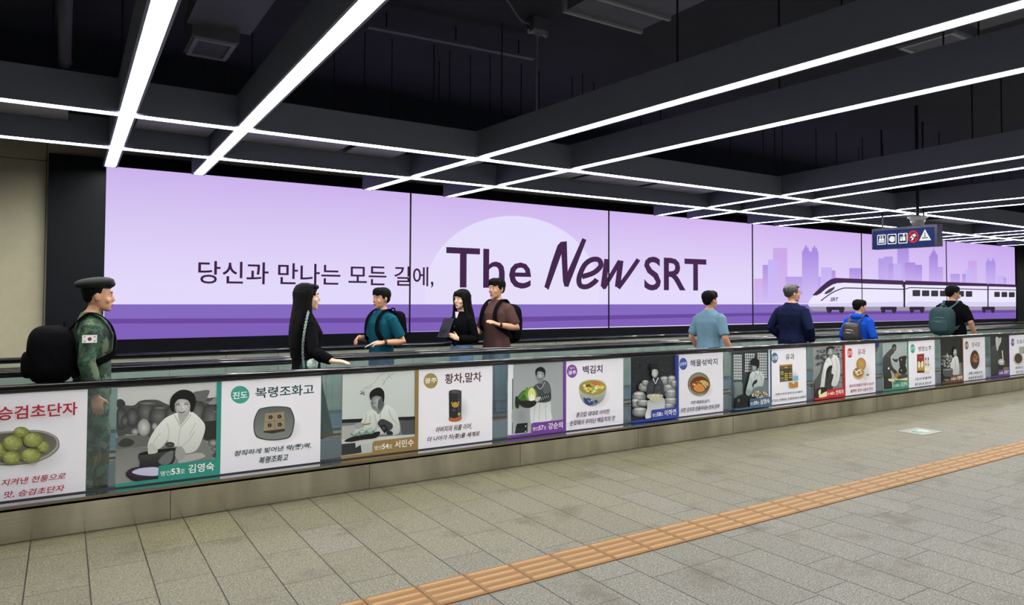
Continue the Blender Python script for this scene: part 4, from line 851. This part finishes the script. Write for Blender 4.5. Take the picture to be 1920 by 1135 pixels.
    if hair in ('short', 'bowl', 'crop'):
        m.ell((-.02, 0, 1.634), (.1, .087, .084), 20, 12, 2.2); m.ell((-.05, 0, 1.585), (.058, .07, .062 if hair != 'crop' else .05), 16, 10)
        if hair != 'crop': m.ell((.038, 0, 1.672), (.07, .076, .046), 16, 10); m.ell((.052, .02, 1.648), (.052, .05, .03), 12, 8); m.ell((.052, -.025, 1.646), (.052, .045, .028), 12, 8)
        else: m.ell((.026, 0, 1.682), (.072, .07, .032), 16, 10)
        for sd in (1, -1): m.ell((.012, sd*.073, 1.608), (.022, .009, .032), 10, 8)
        hp('hair', m, hairm, .006, .0045)
    elif hair == 'shaved':
        m.ell((-.02, 0, 1.632), (.096, .081, .078), 20, 12, 2.2); m.ell((-.045, 0, 1.585), (.056, .066, .055), 16, 10); hp('hair', m, hairm, .006, .001)
    else:
        long_z = 1.02 if hair == 'long' else 1.2
        m.ell((-.016, 0, 1.636), (.102, .09, .084), 20, 12, 2.2)
        rr_ = [(-.03, 0, 1.64, .09, .092), (-.04, 0, 1.56, .078, .094), (-.052, 0, 1.48, .07, .1), (-.075, 0, 1.38, .062, .115), (-.09, 0, 1.28, .056, .118), (-.095, 0, 1.16, .05, .108), (-.09, 0, 1.05, .036, .085), (-.085, 0, .99, .014, .05)]
        m.rings([r_ for r_ in rr_ if r_[2] >= long_z-.04], 20, p=2.4)
        for sd in (1, -1):
            dx = 0 if hair == 'bangs' else -.035; m.tube([(.045+dx, sd*.05, 1.68), (.05+dx, sd*.078, 1.62), (.036+dx, sd*.086, 1.54), (.03+dx, sd*.1, 1.44), (.03+dx*1.6, sd*.115, 1.34), (.02+dx*2, sd*.118, max(1.15, long_z+.05))], [.03, .026, .026, .032, .034, .02], 10, flat=.8)
        if hair == 'bangs': m.ell((.05, 0, 1.66), (.058, .07, .036), 14, 10); m.ell((.07, 0, 1.638), (.036, .06, .024), 14, 10)
        else: m.ell((.03, 0, 1.682), (.074, .072, .03), 14, 10)
        hp('hair', m, hairm, .007, .005, (70, 70, 6))
    # clothing
    name, mt, hem, slv, slack, colz = top
    m = MB(); rs = []
    def at(z):
        for (a, c) in zip(T_, T_[1:]):
            if a[0] <= z <= c[0]:
                k = (z-a[0])/(c[0]-a[0]); return tuple(a[i]+(c[i]-a[i])*k for i in range(4))
        return T_[0] if z < T_[0][0] else T_[-1]
    zs = [hem]+[z for z, *_ in T_ if hem+.02 < z < colz-.008]+[colz]
    for z in zs:
        _, x, rx, ry = at(z); k = slack if z < 1.32 else max(.010, slack*.55)
        if z < 1.25: rx = max(rx, .1); ry = max(ry, .14 if not female else .118)
        rs.append((x*s+lean*s*max(0, z-.9), 0, z*s, (rx+k)*s, (ry*stout+k)*s))
    m.rings(rs, 28, p=2.3)
    for sd, (el, wr, *_r) in arms.items():
        o, q = arm_chain((-.012, sd*shy, shz-.004), el, wr, s, .012+slack*.35, slv, tp); m.tube([S(p) for p in o], [r_*s for r_ in q], 14); m.ell(S((-.012, sd*(shy-.01), shz-.006)), tuple((.056*tp+slack*.3)*s for _ in range(3)), 12, 8)
    remeshed(m, name, mt, root, .0085, 3, .0055 if slack > .012 else .003, (10, 10, 5), loc[0])
    bn, bmt, kind = bottom
    m = MB()
    if kind == 'skirt':
        m.rings([(0, 0, .36*s, .24*s, .27*s), (0, 0, .6*s, .18*s, .215*s), (0, 0, .82*s, .135*s, .185*s), (0, 0, .98*s, .115*s, .165*s), (0, 0, 1.04*s, .1*s, .14*s)], 30)
        remeshed(m, bn, bmt, root, .0095, 2, .012, (14, 14, 2), loc[0])
    else:
        m.rings([(x*s, 0, z*s, (rx+.014)*s, (ry*stout+.014)*s) for z, x, rx, ry in ((.79, 0, .09, .14), (.86, 0, .108, .158), (.95, 0, .106, .152), (1.02, .002, .1, .14))], 26, p=2.3)
        for sd, fx in ((1, legs[0]), (-1, legs[1])):
            m.tube([S((0, sd*.082, .88)), S((.012, sd*.09, .7)), S((fx*.6+.015, sd*.094, .48)), S((fx-.01, sd*.096, .26)), S((fx-.012, sd*.096, .075))], [q*s*kind for q in (.102, .094, .076, .07, .066)], 16)
        remeshed(m, bn, bmt, root, .0095, 2, .006, (11, 11, 6), loc[0])
    for sd, fx in ((1, legs[0]), (-1, legs[1])):
        m = MB(); m.ell(S((fx+.04, sd*.098, .042)), (.135*s, .05*s, .042*s), 16, 8, 2.8); m.tube([S((fx-.015, sd*.098, .03)), S((fx-.015, sd*.098, .11))], [.05*s, .05*s], 12); remeshed(m, 'shoe', SHOE, root, .008, 2)
    root['_s'] = s
    return root, S, HT
SHOE = mat('shoe_black', '1b1b1e', .45)
WATCH = mat('watch_black', '15151a', .3)
def ribbon(mb, P, N, wd, th):
    P = [Vector(p) for p in P]; vs = []; n = len(P)
    for i in range(n):
        d = (P[min(i+1, n-1)]-P[max(i-1, 0)]).normalized(); nn = Vector(N[i]); nn = (nn-d*nn.dot(d)).normalized(); b_ = d.cross(nn)
        for a, c in ((-1, -1), (1, -1), (1, 1), (-1, 1)): vs.append(P[i]+b_*a*wd/2+nn*c*th/2)
    fs = [(0, 1, 2, 3), tuple(4*(n-1)+j for j in (3, 2, 1, 0))]
    for i in range(n-1):
        for j in range(4): fs.append((4*i+j, 4*i+(j+1) % 4, 4*i+4+(j+1) % 4, 4*i+4+j))
    mb.add(vs, fs)
def sp3(P, seg=5):
    P = [Vector(p) for p in P]; o = []
    for i in range(len(P)-1):
        a, b_, c, d = P[max(i-1, 0)], P[i], P[i+1], P[min(i+2, len(P)-1)]
        for j in range(seg): t = j/seg; o.append(.5*((2*b_)+(c-a)*t+(2*a-5*b_+4*c-d)*t*t+(3*b_-a-3*c+d)*t**3))
    o.append(P[-1]); return o
def backpack(label, loc, yaw, s, c, r, mt, strapm, pocket=True, zips=None, one_x=.0, stout=1.0, gap=0.0, patch=None):
    """c: centre, r: half sizes in the wearer's own frame (x forwards)"""
    root = tag(empty('backpack', loc, yaw), label, 'backpack', 'backpacks worn on the walkways')
    m = MB(); m.ell([q*s for q in c], [q*s for q in r], 26, 16, 3.4)
    remeshed(m, 'bag_body', mt, root, .009, 3, .006, (9, 9, 7), loc[0])
    if pocket:
        m = MB(); m.ell(((c[0]-r[0]*.86)*s, c[1]*s, (c[2]-r[2]*.32)*s), (r[0]*.36*s, r[1]*.74*s, r[2]*.46*s), 22, 12, 3.4); remeshed(m, 'front_pocket', mt, root, .008, 2, .003)
    if zips:
        for zz, kx in ((.28, 1.02), (-.02, 1.16)):
            P = [((c[0]-r[0]*kx*(1-.35*(abs(t_)**3)))*s, (c[1]+r[1]*.72*t_)*s, (c[2]+r[2]*(zz-.16*t_*t_))*s) for t_ in (-1, -.75, -.4, 0, .4, .75, 1)]
            m = MB(); m.tube(sp3(P, 4), .0055*s, 6); m.build('zipper', zips, root, smooth=True)
    for sd in (1, -1):
        y = .098
        P = [(c[0]+r[0]*.7, c[1]+sd*.07, min(c[2]+r[2]*.86, 1.42)), (-.085, sd*y, 1.425), (-.03, sd*y*1.05, 1.462), (.045, sd*y*1.08, 1.442), (.108+gap, sd*y*1.12, 1.36), (.136+gap, sd*y*1.18, 1.25), (.118+gap, sd*.15*stout, 1.15), (.03, sd*.183*stout, 1.09), (c[0]+r[0]*.8, c[1]+sd*r[1]*.8, max(c[2]-r[2]*.7, 1.0))]
        N = [(-.3, 0, 1), (-.5, 0, 1), (0, 0, 1), (.5, 0, 1), (1, 0, .5), (1, sd*.2, 0), (1, sd*.7, 0), (.2, sd, 0), (-.4, sd, 0)]
        P2 = sp3([[q*s for q in p] for p in P], 5); N2 = sp3(N, 5); m = MB(); ribbon(m, P2, N2, .052*s, .009*s); m.build('strap', strapm, root, smooth=False)
    m = MB(); t_ = c[2]+r[2]
    m.tube(sp3([((c[0]+r[0]*.5)*s, (c[1]-.04)*s, (t_-.02)*s), ((c[0]+r[0]*.5)*s, (c[1]-.03)*s, (t_+.025)*s), ((c[0]+r[0]*.5)*s, (c[1]+.03)*s, (t_+.025)*s), ((c[0]+r[0]*.5)*s, (c[1]+.04)*s, (t_-.02)*s)], 4), .008*s, 8); m.build('handle', strapm, root, smooth=True)
    return root
def watch(root, S, el, wr):
    el, wr = Vector(el), Vector(wr); d = (wr-el).normalized(); p = el.lerp(wr, .9); m = MB(); q = [S(p-d*.014), S(p+d*.014)]
    m.tube(q, [.036, .035], 16); side = Vector((0, 0, 1)); side = (side-d*side.dot(d)).normalized()
    m.ell(S(p+side*.034), (.02, .02, .008), 14, 8, 3.5, Matrix((d, side.cross(d), side)).transposed()); m.build('wristwatch', WATCH, root, smooth=False)
BLK = cloth_mat('black_cloth', '0b0b0e'); DK = cloth_mat('dark_trousers', '24262d'); CAMO = camo_mat()
PI = math.pi
# soldier
aS = {-1: ((-.045, -.262, 1.10), (.02, -.262, .85), (.12, .05, -1), (0, 1, 0), .35), 1: ((-.03, .262, 1.10), (.05, .27, .85), (.15, -.05, -1), (0, -1, 0), .35)}
loc = (.19, 6.17, .03)
pr, S, HT = person('person in green camouflage uniform and dark beret carrying a big black backpack', loc, 0, 1.66, aS, ('jacket', CAMO, .80, .97, .02, 1.468), ('trousers', CAMO, 1.12), head=(0, .05), hair='shaved', neck=(.02, 0), legs=(.06, -.05))
m = MB(); rt = Matrix.Rotation(R(9), 3, 'Y').to_4x4().to_3x3()
m.ell((-.03, -.02, 1.692), (.138, .118, .042), 22, 12, 2.2, Matrix.Rotation(R(-10), 3, 'Y')); m.rings([(-.012, 0, 1.652, .102, .085), (-.014, 0, 1.69, .104, .088)], 24, p=2.15); m.ell((.07, -.03, 1.69), (.045, .06, .032), 14, 10)
m.v = [tuple(HT(v)) for v in m.v]; remeshed(m, 'beret', mat('beret_black', '0a100f', .9), pr, .006, 2)
m = MB(); c_ = S((-.03, -.283, 1.275)); m.box(c_.x-.046, c_.x+.046, c_.y-.004, c_.y, c_.z-.028, c_.z+.028); m.build('flag_patch', mat('patch_white', 'e6e4de', .8), pr)
for nm, col, k in (('flag_red_half', 'b3262f', 1), ('flag_blue_half', '27407f', -1)):
    m = MB(); m.prism([(c_.x+.013*math.cos(PI*i/10), c_.z+k*.013*math.sin(PI*i/10)) for i in range(11)], lambda q, j: (q[0], c_.y-.0045-.0008*j, q[1])); m.build(nm, mat(nm, col, .8), pr)
m = MB()
for a, b_ in ((-1, 1), (1, 1), (-1, -1), (1, -1)):
    for j in range(3): m.prism([(c_.x+a*(.027+.004*j)+dx, c_.z+b_*.016+dz) for dx, dz in ((-.001, -.006), (.001, -.006), (.001, .006), (-.001, .006))], lambda q, k: (q[0], c_.y-.0045-.0008*k, q[1]))
m.build('flag_bars', mat('patch_black', '1a1a1a', .8), pr)
backpack('bulky plain black backpack on the back of the soldier in camouflage', loc, 0, 1.66/1.7, (-.265, 0, 1.15), (.155, .19, .215), BLK, BLK, True, None, gap=.012)
# long haired woman with her hand on the rail
aW = {-1: ((-.03, -.33, 1.115), (.085, -.475, 1.05), (.75, -.35, -.05), (0, .1, -1), .22), 1: ((-.03, .25, 1.1), (.06, .25, .86), (.1, 0, -1), (0, -1, 0), .3)}
loc = (1.80, 6.17, .03)
pr, S, HT = person('person with very long straight black hair in a black jacket, hand on the rail', loc, 0, 1.655, aW, ('jacket', BLK, .87, .97, .016, 1.462), ('skirt', cloth_mat('dark_green_skirt', '163531'), 'skirt'), True, SKINF, (.0, .0), 'long')
t = tag(empty('shoulder_bag', (1.80, 6.17, .03)), 'small dark shoulder bag on a silver chain with a pale fluffy ball', 'handbag')
m = MB(); m.ell((-.06, -.235, .86), (.11, .04, .085), 20, 12, 3.2); remeshed(m, 'bag_body', mat('bag_green', '17302e', .5), t, .007, 2)
CH = mat('chain_silver', '93a39f', .35, 1); m = MB(); path = sp3([(-.085, -.235, .95), (-.10, -.245, 1.08), (-.095, -.24, 1.2), (-.07, -.215, 1.32), (-.03, -.155, 1.425)], 9)
for i in range(len(path)-1):
    p, q = path[i], path[i+1]; mid = (p+q)/2; d = (q-p).normalized(); e = d.orthogonal() if i % 2 else d.orthogonal().cross(d)
    m.tube([mid+d*.012*math.cos(a_)+e*.007*math.sin(a_) for a_ in (j*PI/4 for j in range(9))], .0032, 5, caps=False)
m.build('chain_strap', CH, t, smooth=True)
m = MB(); m.ell((-.03, -.285, .985), (.045, .04, .045), 18, 12); remeshed(m, 'fluffy_ball', mat('fluff_pale', 'b9cfc6', .95, bump=.8, bscale=150), t, .006, 1, .006, (60, 60, 60))
# man in the teal shirt, coming the other way
ang = PI+.20
aT = {1: ((-.12, .265, 1.085), (.13, .225, 1.085), (.9, -.3, -.05), (0, -.5, -.9), .5), -1: ((.0, -.27, 1.10), (.215, -.15, 1.13), (.8, .5, -.35), (.1, .7, -.6), .45)}
loc = (3.04, 7.5, .03); TEAL = cloth_mat('teal_shirt', '124656')
pr, S, HT = person('person in a teal short sleeved shirt with backpack, holding a white phone', loc, ang, 1.64, aT, ('shirt', TEAL, .86, .40, .018, 1.462), ('trousers', cloth_mat('navy_trousers', '2c3a52'), 1.0), head=(.05, .06), hair='short')
watch(pr, S, aT[1][0], aT[1][1])
m = MB(); m.tube([S((-.014+.062*math.cos(a_), .062*math.sin(a_)*1.12, 1.447+.010*math.cos(a_+PI))) for a_ in (2*PI*i/24 for i in range(25))], .007, 6, caps=False); m.build('white_collar', mat('collar_white', 'd9dcdf', .8), pr, smooth=True)
backpack('slim black backpack on the back of the man in the teal shirt', loc, ang, 1.64/1.7, (-.20, 0, 1.24), (.085, .15, .20), BLK, BLK, True, None, gap=.01)
def held(name, label, cat, root, S, c, size, rot, mt, mt2=None, screen=None):
    M = Matrix.Translation(root.location) @ Matrix.Rotation(root.rotation_euler.z, 4, 'Z') @ Matrix.Translation(S(c))
    o = empty(name, M.translation, 0); o.rotation_euler = (M.to_3x3() @ rot.to_3x3()).to_euler(); tag(o, label, cat)
    m = MB(); m.box(-size[0]/2, size[0]/2, -size[1]/2, size[1]/2, -size[2]/2, size[2]/2); q = m.build('case', mt, o, bevel=size[2]*.4)
    m = MB(); m.box(-size[0]*.46, size[0]*.46, -size[1]*.46, size[1]*.46, size[2]/2, size[2]/2+.0008); m.build('screen', mt2, o)
    return o
SCRN = mat('screen_black', '0b0c10', .08)
held('phone', 'white mobile phone in the hand of the man in the teal shirt', 'phone', pr, S, (.245, .165, 1.065), (.15, .072, .009), Matrix.Rotation(R(-18), 4, 'Z') @ Matrix.Rotation(R(22), 4, 'Y') @ Matrix.Rotation(R(18), 4, 'X'), mat('phone_white', 'e2e2ea', .3), mat('phone_page', 'cfd2e2', .2))
# girl with a clipboard tablet
ang = PI+.18
aG = {1: ((-.05, .225, 1.085), (.165, .125, 1.10), (.75, -.35, .4), (.3, -.9, .1), .55), -1: ((.0, -.22, 1.09), (.2, -.09, 1.16), (.8, .3, .35), (.2, .9, .3), .55)}
loc = (4.09, 7.53, .03)
pr, S, HT = person('person with long fringed black hair in a black buttoned cardigan and pale jeans', loc, ang, 1.63, aG, ('cardigan', BLK, .96, .97, .013, 1.435), ('jeans', cloth_mat('pale_denim', '6f8fb0'), .98), True, SKINF, (.1, .06), 'bangs')
m = MB(); m.prism([(-.035, 1.43), (.0, 1.30), (.035, 1.43)], lambda q, k: S((.098-.02*(q[1]-1.3)/.13+.006*k, q[0], q[1]))); m.build('blouse', mat('blouse_white', 'dcdad6', .8), pr)
for z in (1.25, 1.18, 1.11, 1.04):
    m = MB(); m.ell(S((.128 if z > 1.15 else .112, .01, z)), (.005, .008, .008), 10, 6); m.build('button', mat('button_cream', 'd9d3c4', .4), pr)
held('tablet', 'dark slate tablet held up by the girl in the black cardigan', 'tablet', pr, S, (.285, .03, 1.235), (.19, .25, .008), Matrix.Rotation(R(90), 4, 'Z') @ Matrix.Rotation(R(66), 4, 'X'), mat('tablet_case', '23242e', .5), SCRN)
# man in the brown shirt
ang = PI+.22
aB = {1: ((-.06, .275, 1.13), (.17, .20, 1.17), (.85, -.1, .35), (.1, -.5, -.9), .3), -1: ((.03, -.265, 1.08), (.235, -.12, 1.06), (.8, .45, -.2), (.1, .6, -.6), .5)}
loc = (4.52, 7.42, .03)
pr, S, HT = person('person in a brown short sleeved shirt with backpack, walking behind the girl', loc, ang, 1.77, aB, ('shirt', cloth_mat('brown_shirt', '4d3836'), .86, .42, .022, 1.462), ('jeans', cloth_mat('grey_jeans', '5c6473'), 1.06), head=(.08, .05), hair='short')
watch(pr, S, aB[1][0], aB[1][1])
backpack('tall black backpack on the back of the man in the brown shirt', loc, ang, 1.77/1.7, (-.21, 0, 1.17), (.10, .165, .235), BLK, BLK, True, None, gap=.012)
held('phone', 'black mobile phone in the hand of the man in the brown shirt', 'phone', pr, S, (.33, -.05, 1.06), (.15, .072, .009), Matrix.Rotation(R(30), 4, 'Z') @ Matrix.Rotation(R(40), 4, 'Y'), mat('phone_black', '17171c', .3), SCRN)
# man in the light blue shirt
aU = {-1: ((-.05, -.265, 1.10), (.07, -.30, .88), (.5, -.1, -.8), (0, 1, 0), .35), 1: ((-.03, .27, 1.10), (.12, .25, .90), (.5, 0, -.8), (0, -1, 0), .3)}
loc = (6.93, 6.17, .03); PALE = cloth_mat('pale_blue_shirt', '69889b')
pr, S, HT = person('person seen from behind in a light blue short sleeved shirt, nearest the seafood poster', loc, .12, 1.63, aU, ('shirt', PALE, .80, .44, .024, 1.462), ('trousers', DK, 1.02), head=(-.12, .02), hair='short', stout=1.04)
m = MB(); m.rings([(-.016*.96, 0, 1.425*.96, .066, .08), (-.016*.96, 0, 1.468*.96, .056, .064)], 24); remeshed(m, 'collar', PALE, pr, .006, 1)
# man in the navy suit
aN = {-1: ((-.055, -.285, 1.12), (.10, -.22, .94), (.7, .5, -.4), (0, .8, -.3), .4), 1: ((-.055, .295, 1.12), (.12, .20, .95), (.7, -.5, -.4), (0, -.8, -.3), .4)}
loc = (8.60, 6.17, .03); NAVY = cloth_mat('navy_suit', '161c36', .8, .1)
pr, S, HT = person('grey haired person in glasses and a dark navy suit seen from behind', loc, .1, 1.73, aN, ('suit_jacket', NAVY, .74, .97, .024, 1.462), ('suit_trousers', NAVY, 1.05), head=(-.5, .0), hair='crop', hairm=HAIRG, stout=1.08)
m = MB(); m.rings([(-.016, 0, 1.44, .064, .076), (-.018, 0, 1.478, .055, .062)], 24); m.build('shirt_collar', mat('collar_grey', 'b9bcc6', .8), pr, smooth=True)
GL = mat('spectacle_frame', '1d1d22', .3); m = MB()
for sd in (1, -1):
    m.tube([(.112, sd*.033+.024*math.cos(a_), 1.596+.018*math.sin(a_)) for a_ in (j*PI/6 for j in range(13))], .0022, 5, caps=False); m.tube([(.108, sd*.056, 1.602), (.05, sd*.078, 1.602), (-.008, sd*.083, 1.595)], .0022, 5)
m.tube([(.113, -.01, 1.6), (.113, .01, 1.6)], .0022, 5); m.v = [tuple(HT(v)) for v in m.v]; m.build('glasses', GL, pr, smooth=True)
# boy in blue
aK = {-1: ((-.04, -.262, 1.10), (.10, -.24, .92), (.6, .2, -.7), (0, 1, 0), .4), 1: ((-.04, .262, 1.10), (.10, .24, .92), (.6, -.2, -.7), (0, -1, 0), .4)}
loc = (10.22, 6.17, .03); BLUE = cloth_mat('bright_blue_jacket', '1746ac')
pr, S, HT = person('short person in a bright blue hooded jacket with a brown backpack', loc, .08, 1.52, aK, ('jacket', BLUE, .80, .97, .03, 1.462), ('trousers', DK, 1.05), head=(-.45, .12), hair='short')
m = MB(); m.ell(S((-.07, 0, 1.425)), (.075, .1, .05), 18, 10); m.tube([S((-.02+.085*math.cos(a_), .09*math.sin(a_), 1.45)) for a_ in (PI*.35+PI*1.3*j/12 for j in range(13))], .022, 10); remeshed(m, 'hood', BLUE, pr, .007, 2, .003)
backpack('small brown leather backpack with two pale zips on the blue jacket', loc, .08, 1.52/1.7, (-.20, .03, 1.16), (.085, .14, .165), mat('brown_leather', '2c2523', .5, var=.15), mat('brown_strap', '3d3532', .6), True, mat('zip_pale', 'cfc7bd', .35, .6), gap=.03)
# man with the green backpack
aP = {-1: ((-.05, -.295, 1.11), (.08, -.31, .88), (.4, -.05, -.9), (0, 1, 0), .35), 1: ((-.03, .29, 1.10), (.14, .24, .92), (.6, -.2, -.7), (0, -1, 0), .35)}
loc = (13.05, 6.17, .03)
pr, S, HT = person('stocky person in a black short sleeved shirt with a dark green backpack', loc, .05, 1.76, aP, ('shirt', BLK, .80, .46, .03, 1.462), ('trousers', DK, 1.1), head=(-.5, .06), hair='short', stout=1.16)
m = MB(); m.tube([HT((.112, -.045, 1.56)), HT((.128, 0, 1.55)), HT((.112, .045, 1.56))], .012, 8); m.ell(HT((.1, 0, 1.54)), (.032, .05, .04), 14, 10); remeshed(m, 'face_mask', mat('mask_white', 'c9c9cc', .9), pr, .006, 1)
backpack('large dark green backpack hanging low on the black shirt, farthest from the camera', loc, .05, 1.76/1.7, (-.24, .06, 1.12), (.115, .19, .235), mat('green_canvas', '163539', .8, var=.2), mat('green_strap', '1f4648', .8), True, mat('zip_teal', '3f6f6c', .4), stout=1.16, gap=.03)
for o in COL.objects:
    if '_s' in o: del o['_s']

# ------------------------------------------------------------------ services under the black slab
ZINC = mat('zinc_sheet', 'a3a4ae', .5, .2, var=.15, vscale=3); DARKM = mat('dark_painted_metal', '5c5f6e', .55, .2, var=.2, vscale=4)
TR = [(-1.35, .0, 'leftmost one, at the concrete wall side'), (.50, 1.12, 'between the first two crosswise lights'), (1.33, 2.36, 'right of the second crosswise light'), (2.44, 2.98, 'above the seam left of the moon disc'),
      (3.42, 3.92, 'just right of the third crosswise light'), (4.62, 5.36, 'just right of the fourth crosswise light'), (5.46, 6.5, 'second one right of the fourth crosswise light'), (6.62, 7.75, 'left of the fifth crosswise light'), (9.2, 10.3, 'right of the sixth crosswise light'), (12.0, 13.2, 'near the hanging blue sign'), (14.0, 15.4, 'right of the hanging blue sign')]
for x0, x1, wh in TR:
    t = tag(empty('cable_tray', (x0, 6.56, 3.09)), 'pale sheet metal tray under the slab, ' + wh, 'cable tray', 'metal trays between the lengthwise lights'); L_ = x1-x0
    m = MB(); m.box(0, L_, .0, .56, 0, .012); m.box(0, L_, 0, .012, 0, .09); m.box(0, L_, .548, .56, 0, .09)
    n_ = max(1, int(L_/.35))
    for i in range(1, n_): m.box(L_*i/n_-.006, L_*i/n_+.006, 0, .56, -.004, 0)
    m.build('tray', ZINC, t)
    for q in (.12, L_-.12): m = MB(); m.tube([(q, .28, .01), (q, .28, 1.21)], .006, 6); m.build('hanger_rod', ROD, t)
def diffuser(x, y, z, label, dl):
    t = tag(empty('air_diffuser', (x, y, z)), label, 'air vent'); m = MB(); a, b_ = .15, .22
    for q in ((-a, a, -b_, -b_+.035), (-a, a, b_-.035, b_), (-a, -a+.03, -b_+.035, b_-.035), (a-.03, a, -b_+.035, b_-.035)): m.box(q[0], q[1], q[2], q[3], 0, .02)
    m.build('frame', mat('vent_grey', '9a9db0', .5, .2), t)
    m = MB(); m.box(-a+.03, a-.03, -b_+.035, b_-.035, .012, .03); m.build('grille', DARKM, t)
    m = MB(); m.box(-a-.02, a+.02, -b_-.02, b_+.02, .021, .3); m.build('plenum_box', DARKM, t)
    m = MB(); m.box(-a-.06, a+.1, -dl, -b_-.02, .1, .5); m.build('duct', DARKM, t)
    for q in (-.1, .1): m = MB(); m.tube([(q, 0, .3), (q, 0, 4.3-z)], .007, 6); m.build('hanger_rod', ROD, t)
diffuser(.95, 5.98, 3.55, 'square grey air vent with a duct, between the two leftmost crosswise lights', 4.2)
p_ = at_z(1752, 84, 3.7); diffuser(p_.x, p_.y, 3.7, 'square dark air vent at the upper right, between the long crosswise lights', 3.0)
t = tag(empty('ceiling_pipe', (-.04, 0, 3.92)), 'shiny grey pipe under the slab at the upper left corner', 'pipe')
m = MB(); m.tube([(0, 1.5, 0), (0, 8.3, 0)], .055, 16); m.build('pipe_run', mat('pipe_metal', 'a9abb4', .35, .6), t, smooth=True)
m = MB()
for y in (6.2, 8.2): m = MB(); m.tube([(0, y-.03, 0), (0, y+.03, 0)], .066, 16); m.build('pipe_collar', DARKM, t, smooth=True)
for y in (3.0, 7.0): m = MB(); m.tube([(0, y, .05), (0, y, .38)], .008, 6); m.build('hanger_rod', ROD, t)
p_ = at_z(1180, 10, 3.85)
t = tag(empty('ventilation_duct', (p_.x, p_.y, 3.85)), 'large dark ventilation duct under the slab at the top middle', 'duct')
m = MB(); m.box(-.35, .42, -3, .35, 0, .36); m.build('duct_body', DARKM, t)
m = MB(); m.box(-.38, .45, .0, .03, -.02, .38); m.build('flange', ZINC, t)
m = MB(); m.box(-.38, .45, .33, .36, -.02, .38); m.build('flange', ZINC, t)
a = at_z(690, 52, 4.12); b_ = at_z(1000, 112, 4.12)
t = tag(empty('conduit_rail', (a.x, a.y, 4.12)), 'thin grey conduit rail running under the slab above the screen', 'conduit')
m = MB(); m.bar((0, 0), (b_.x-a.x, b_.y-a.y), .06, 0, .03); m.build('rail_strip', DARKM, t)
for k in (.1, .5, .9): q = (b_-a)*k; m = MB(); m.tube([(q.x, q.y, .02), (q.x, q.y, .18)], .008, 6); m.build('hanger_rod', ROD, t)
p_ = at_z(1008, 54, 4.2)
t = tag(empty('junction_box', (p_.x, p_.y, 4.16)), 'small dark junction box with clamps, a thin rod hanging from it', 'junction box')
m = MB(); m.box(-.09, .09, -.07, .07, 0, .14); m.build('box', DARKM, t, bevel=.01)
for q in (-.1, .1): m = MB(); m.tube([(q*.6, 0, .0), (q, 0, -.02), (q*1.1, 0, .01)], .014, 8); m.build('clamp', ZINC, t)
m = MB(); m.tube(sp3([(-.09, 0, .07), (-.3, -.15, .02), (-.55, -.3, .1), (-.9, -.5, .13)], 6), .012, 8); m.build('cable', DARKM, t, smooth=True)
m = MB(); m.tube([(0, 0, 0), (.0, .02, -.5), (.01, .02, -.98)], .009, 6); m.build('hanging_rod', mat('rod_grey', '8a8c98', .5, .3), t)
for i, (px, py, wh) in enumerate(((1579, 91, 'over the wide light channel at the upper right'), (1770, 155, 'left of two over the second light channel at the right'), (1836, 139, 'right of two over the second light channel at the right'), (918, 284, 'where two light channels cross, right of the moon disc'), (1092, 306, 'where the fourth crosswise light meets the lengthwise one'))):
    p_ = at_z(px, py, 3.21); t = tag(empty('sprinkler', (p_.x, p_.y, 3.2)), 'tiny white sprinkler head ' + wh, 'sprinkler', 'sprinkler heads in the ceiling grid')
    m = MB(); m.rings([(0, 0, 0, .002, .002), (0, 0, .02, .014, .014), (0, 0, .035, .014, .014)], 10); m.build('head', mat('sprinkler_white', 'e6e6ea', .4), t)
    m = MB(); m.tube([(0, 0, .035), (0, 0, 1.1)], .006, 6); m.build('drop_pipe', ROD, t)
bpy.data.scenes.remove(TMP)
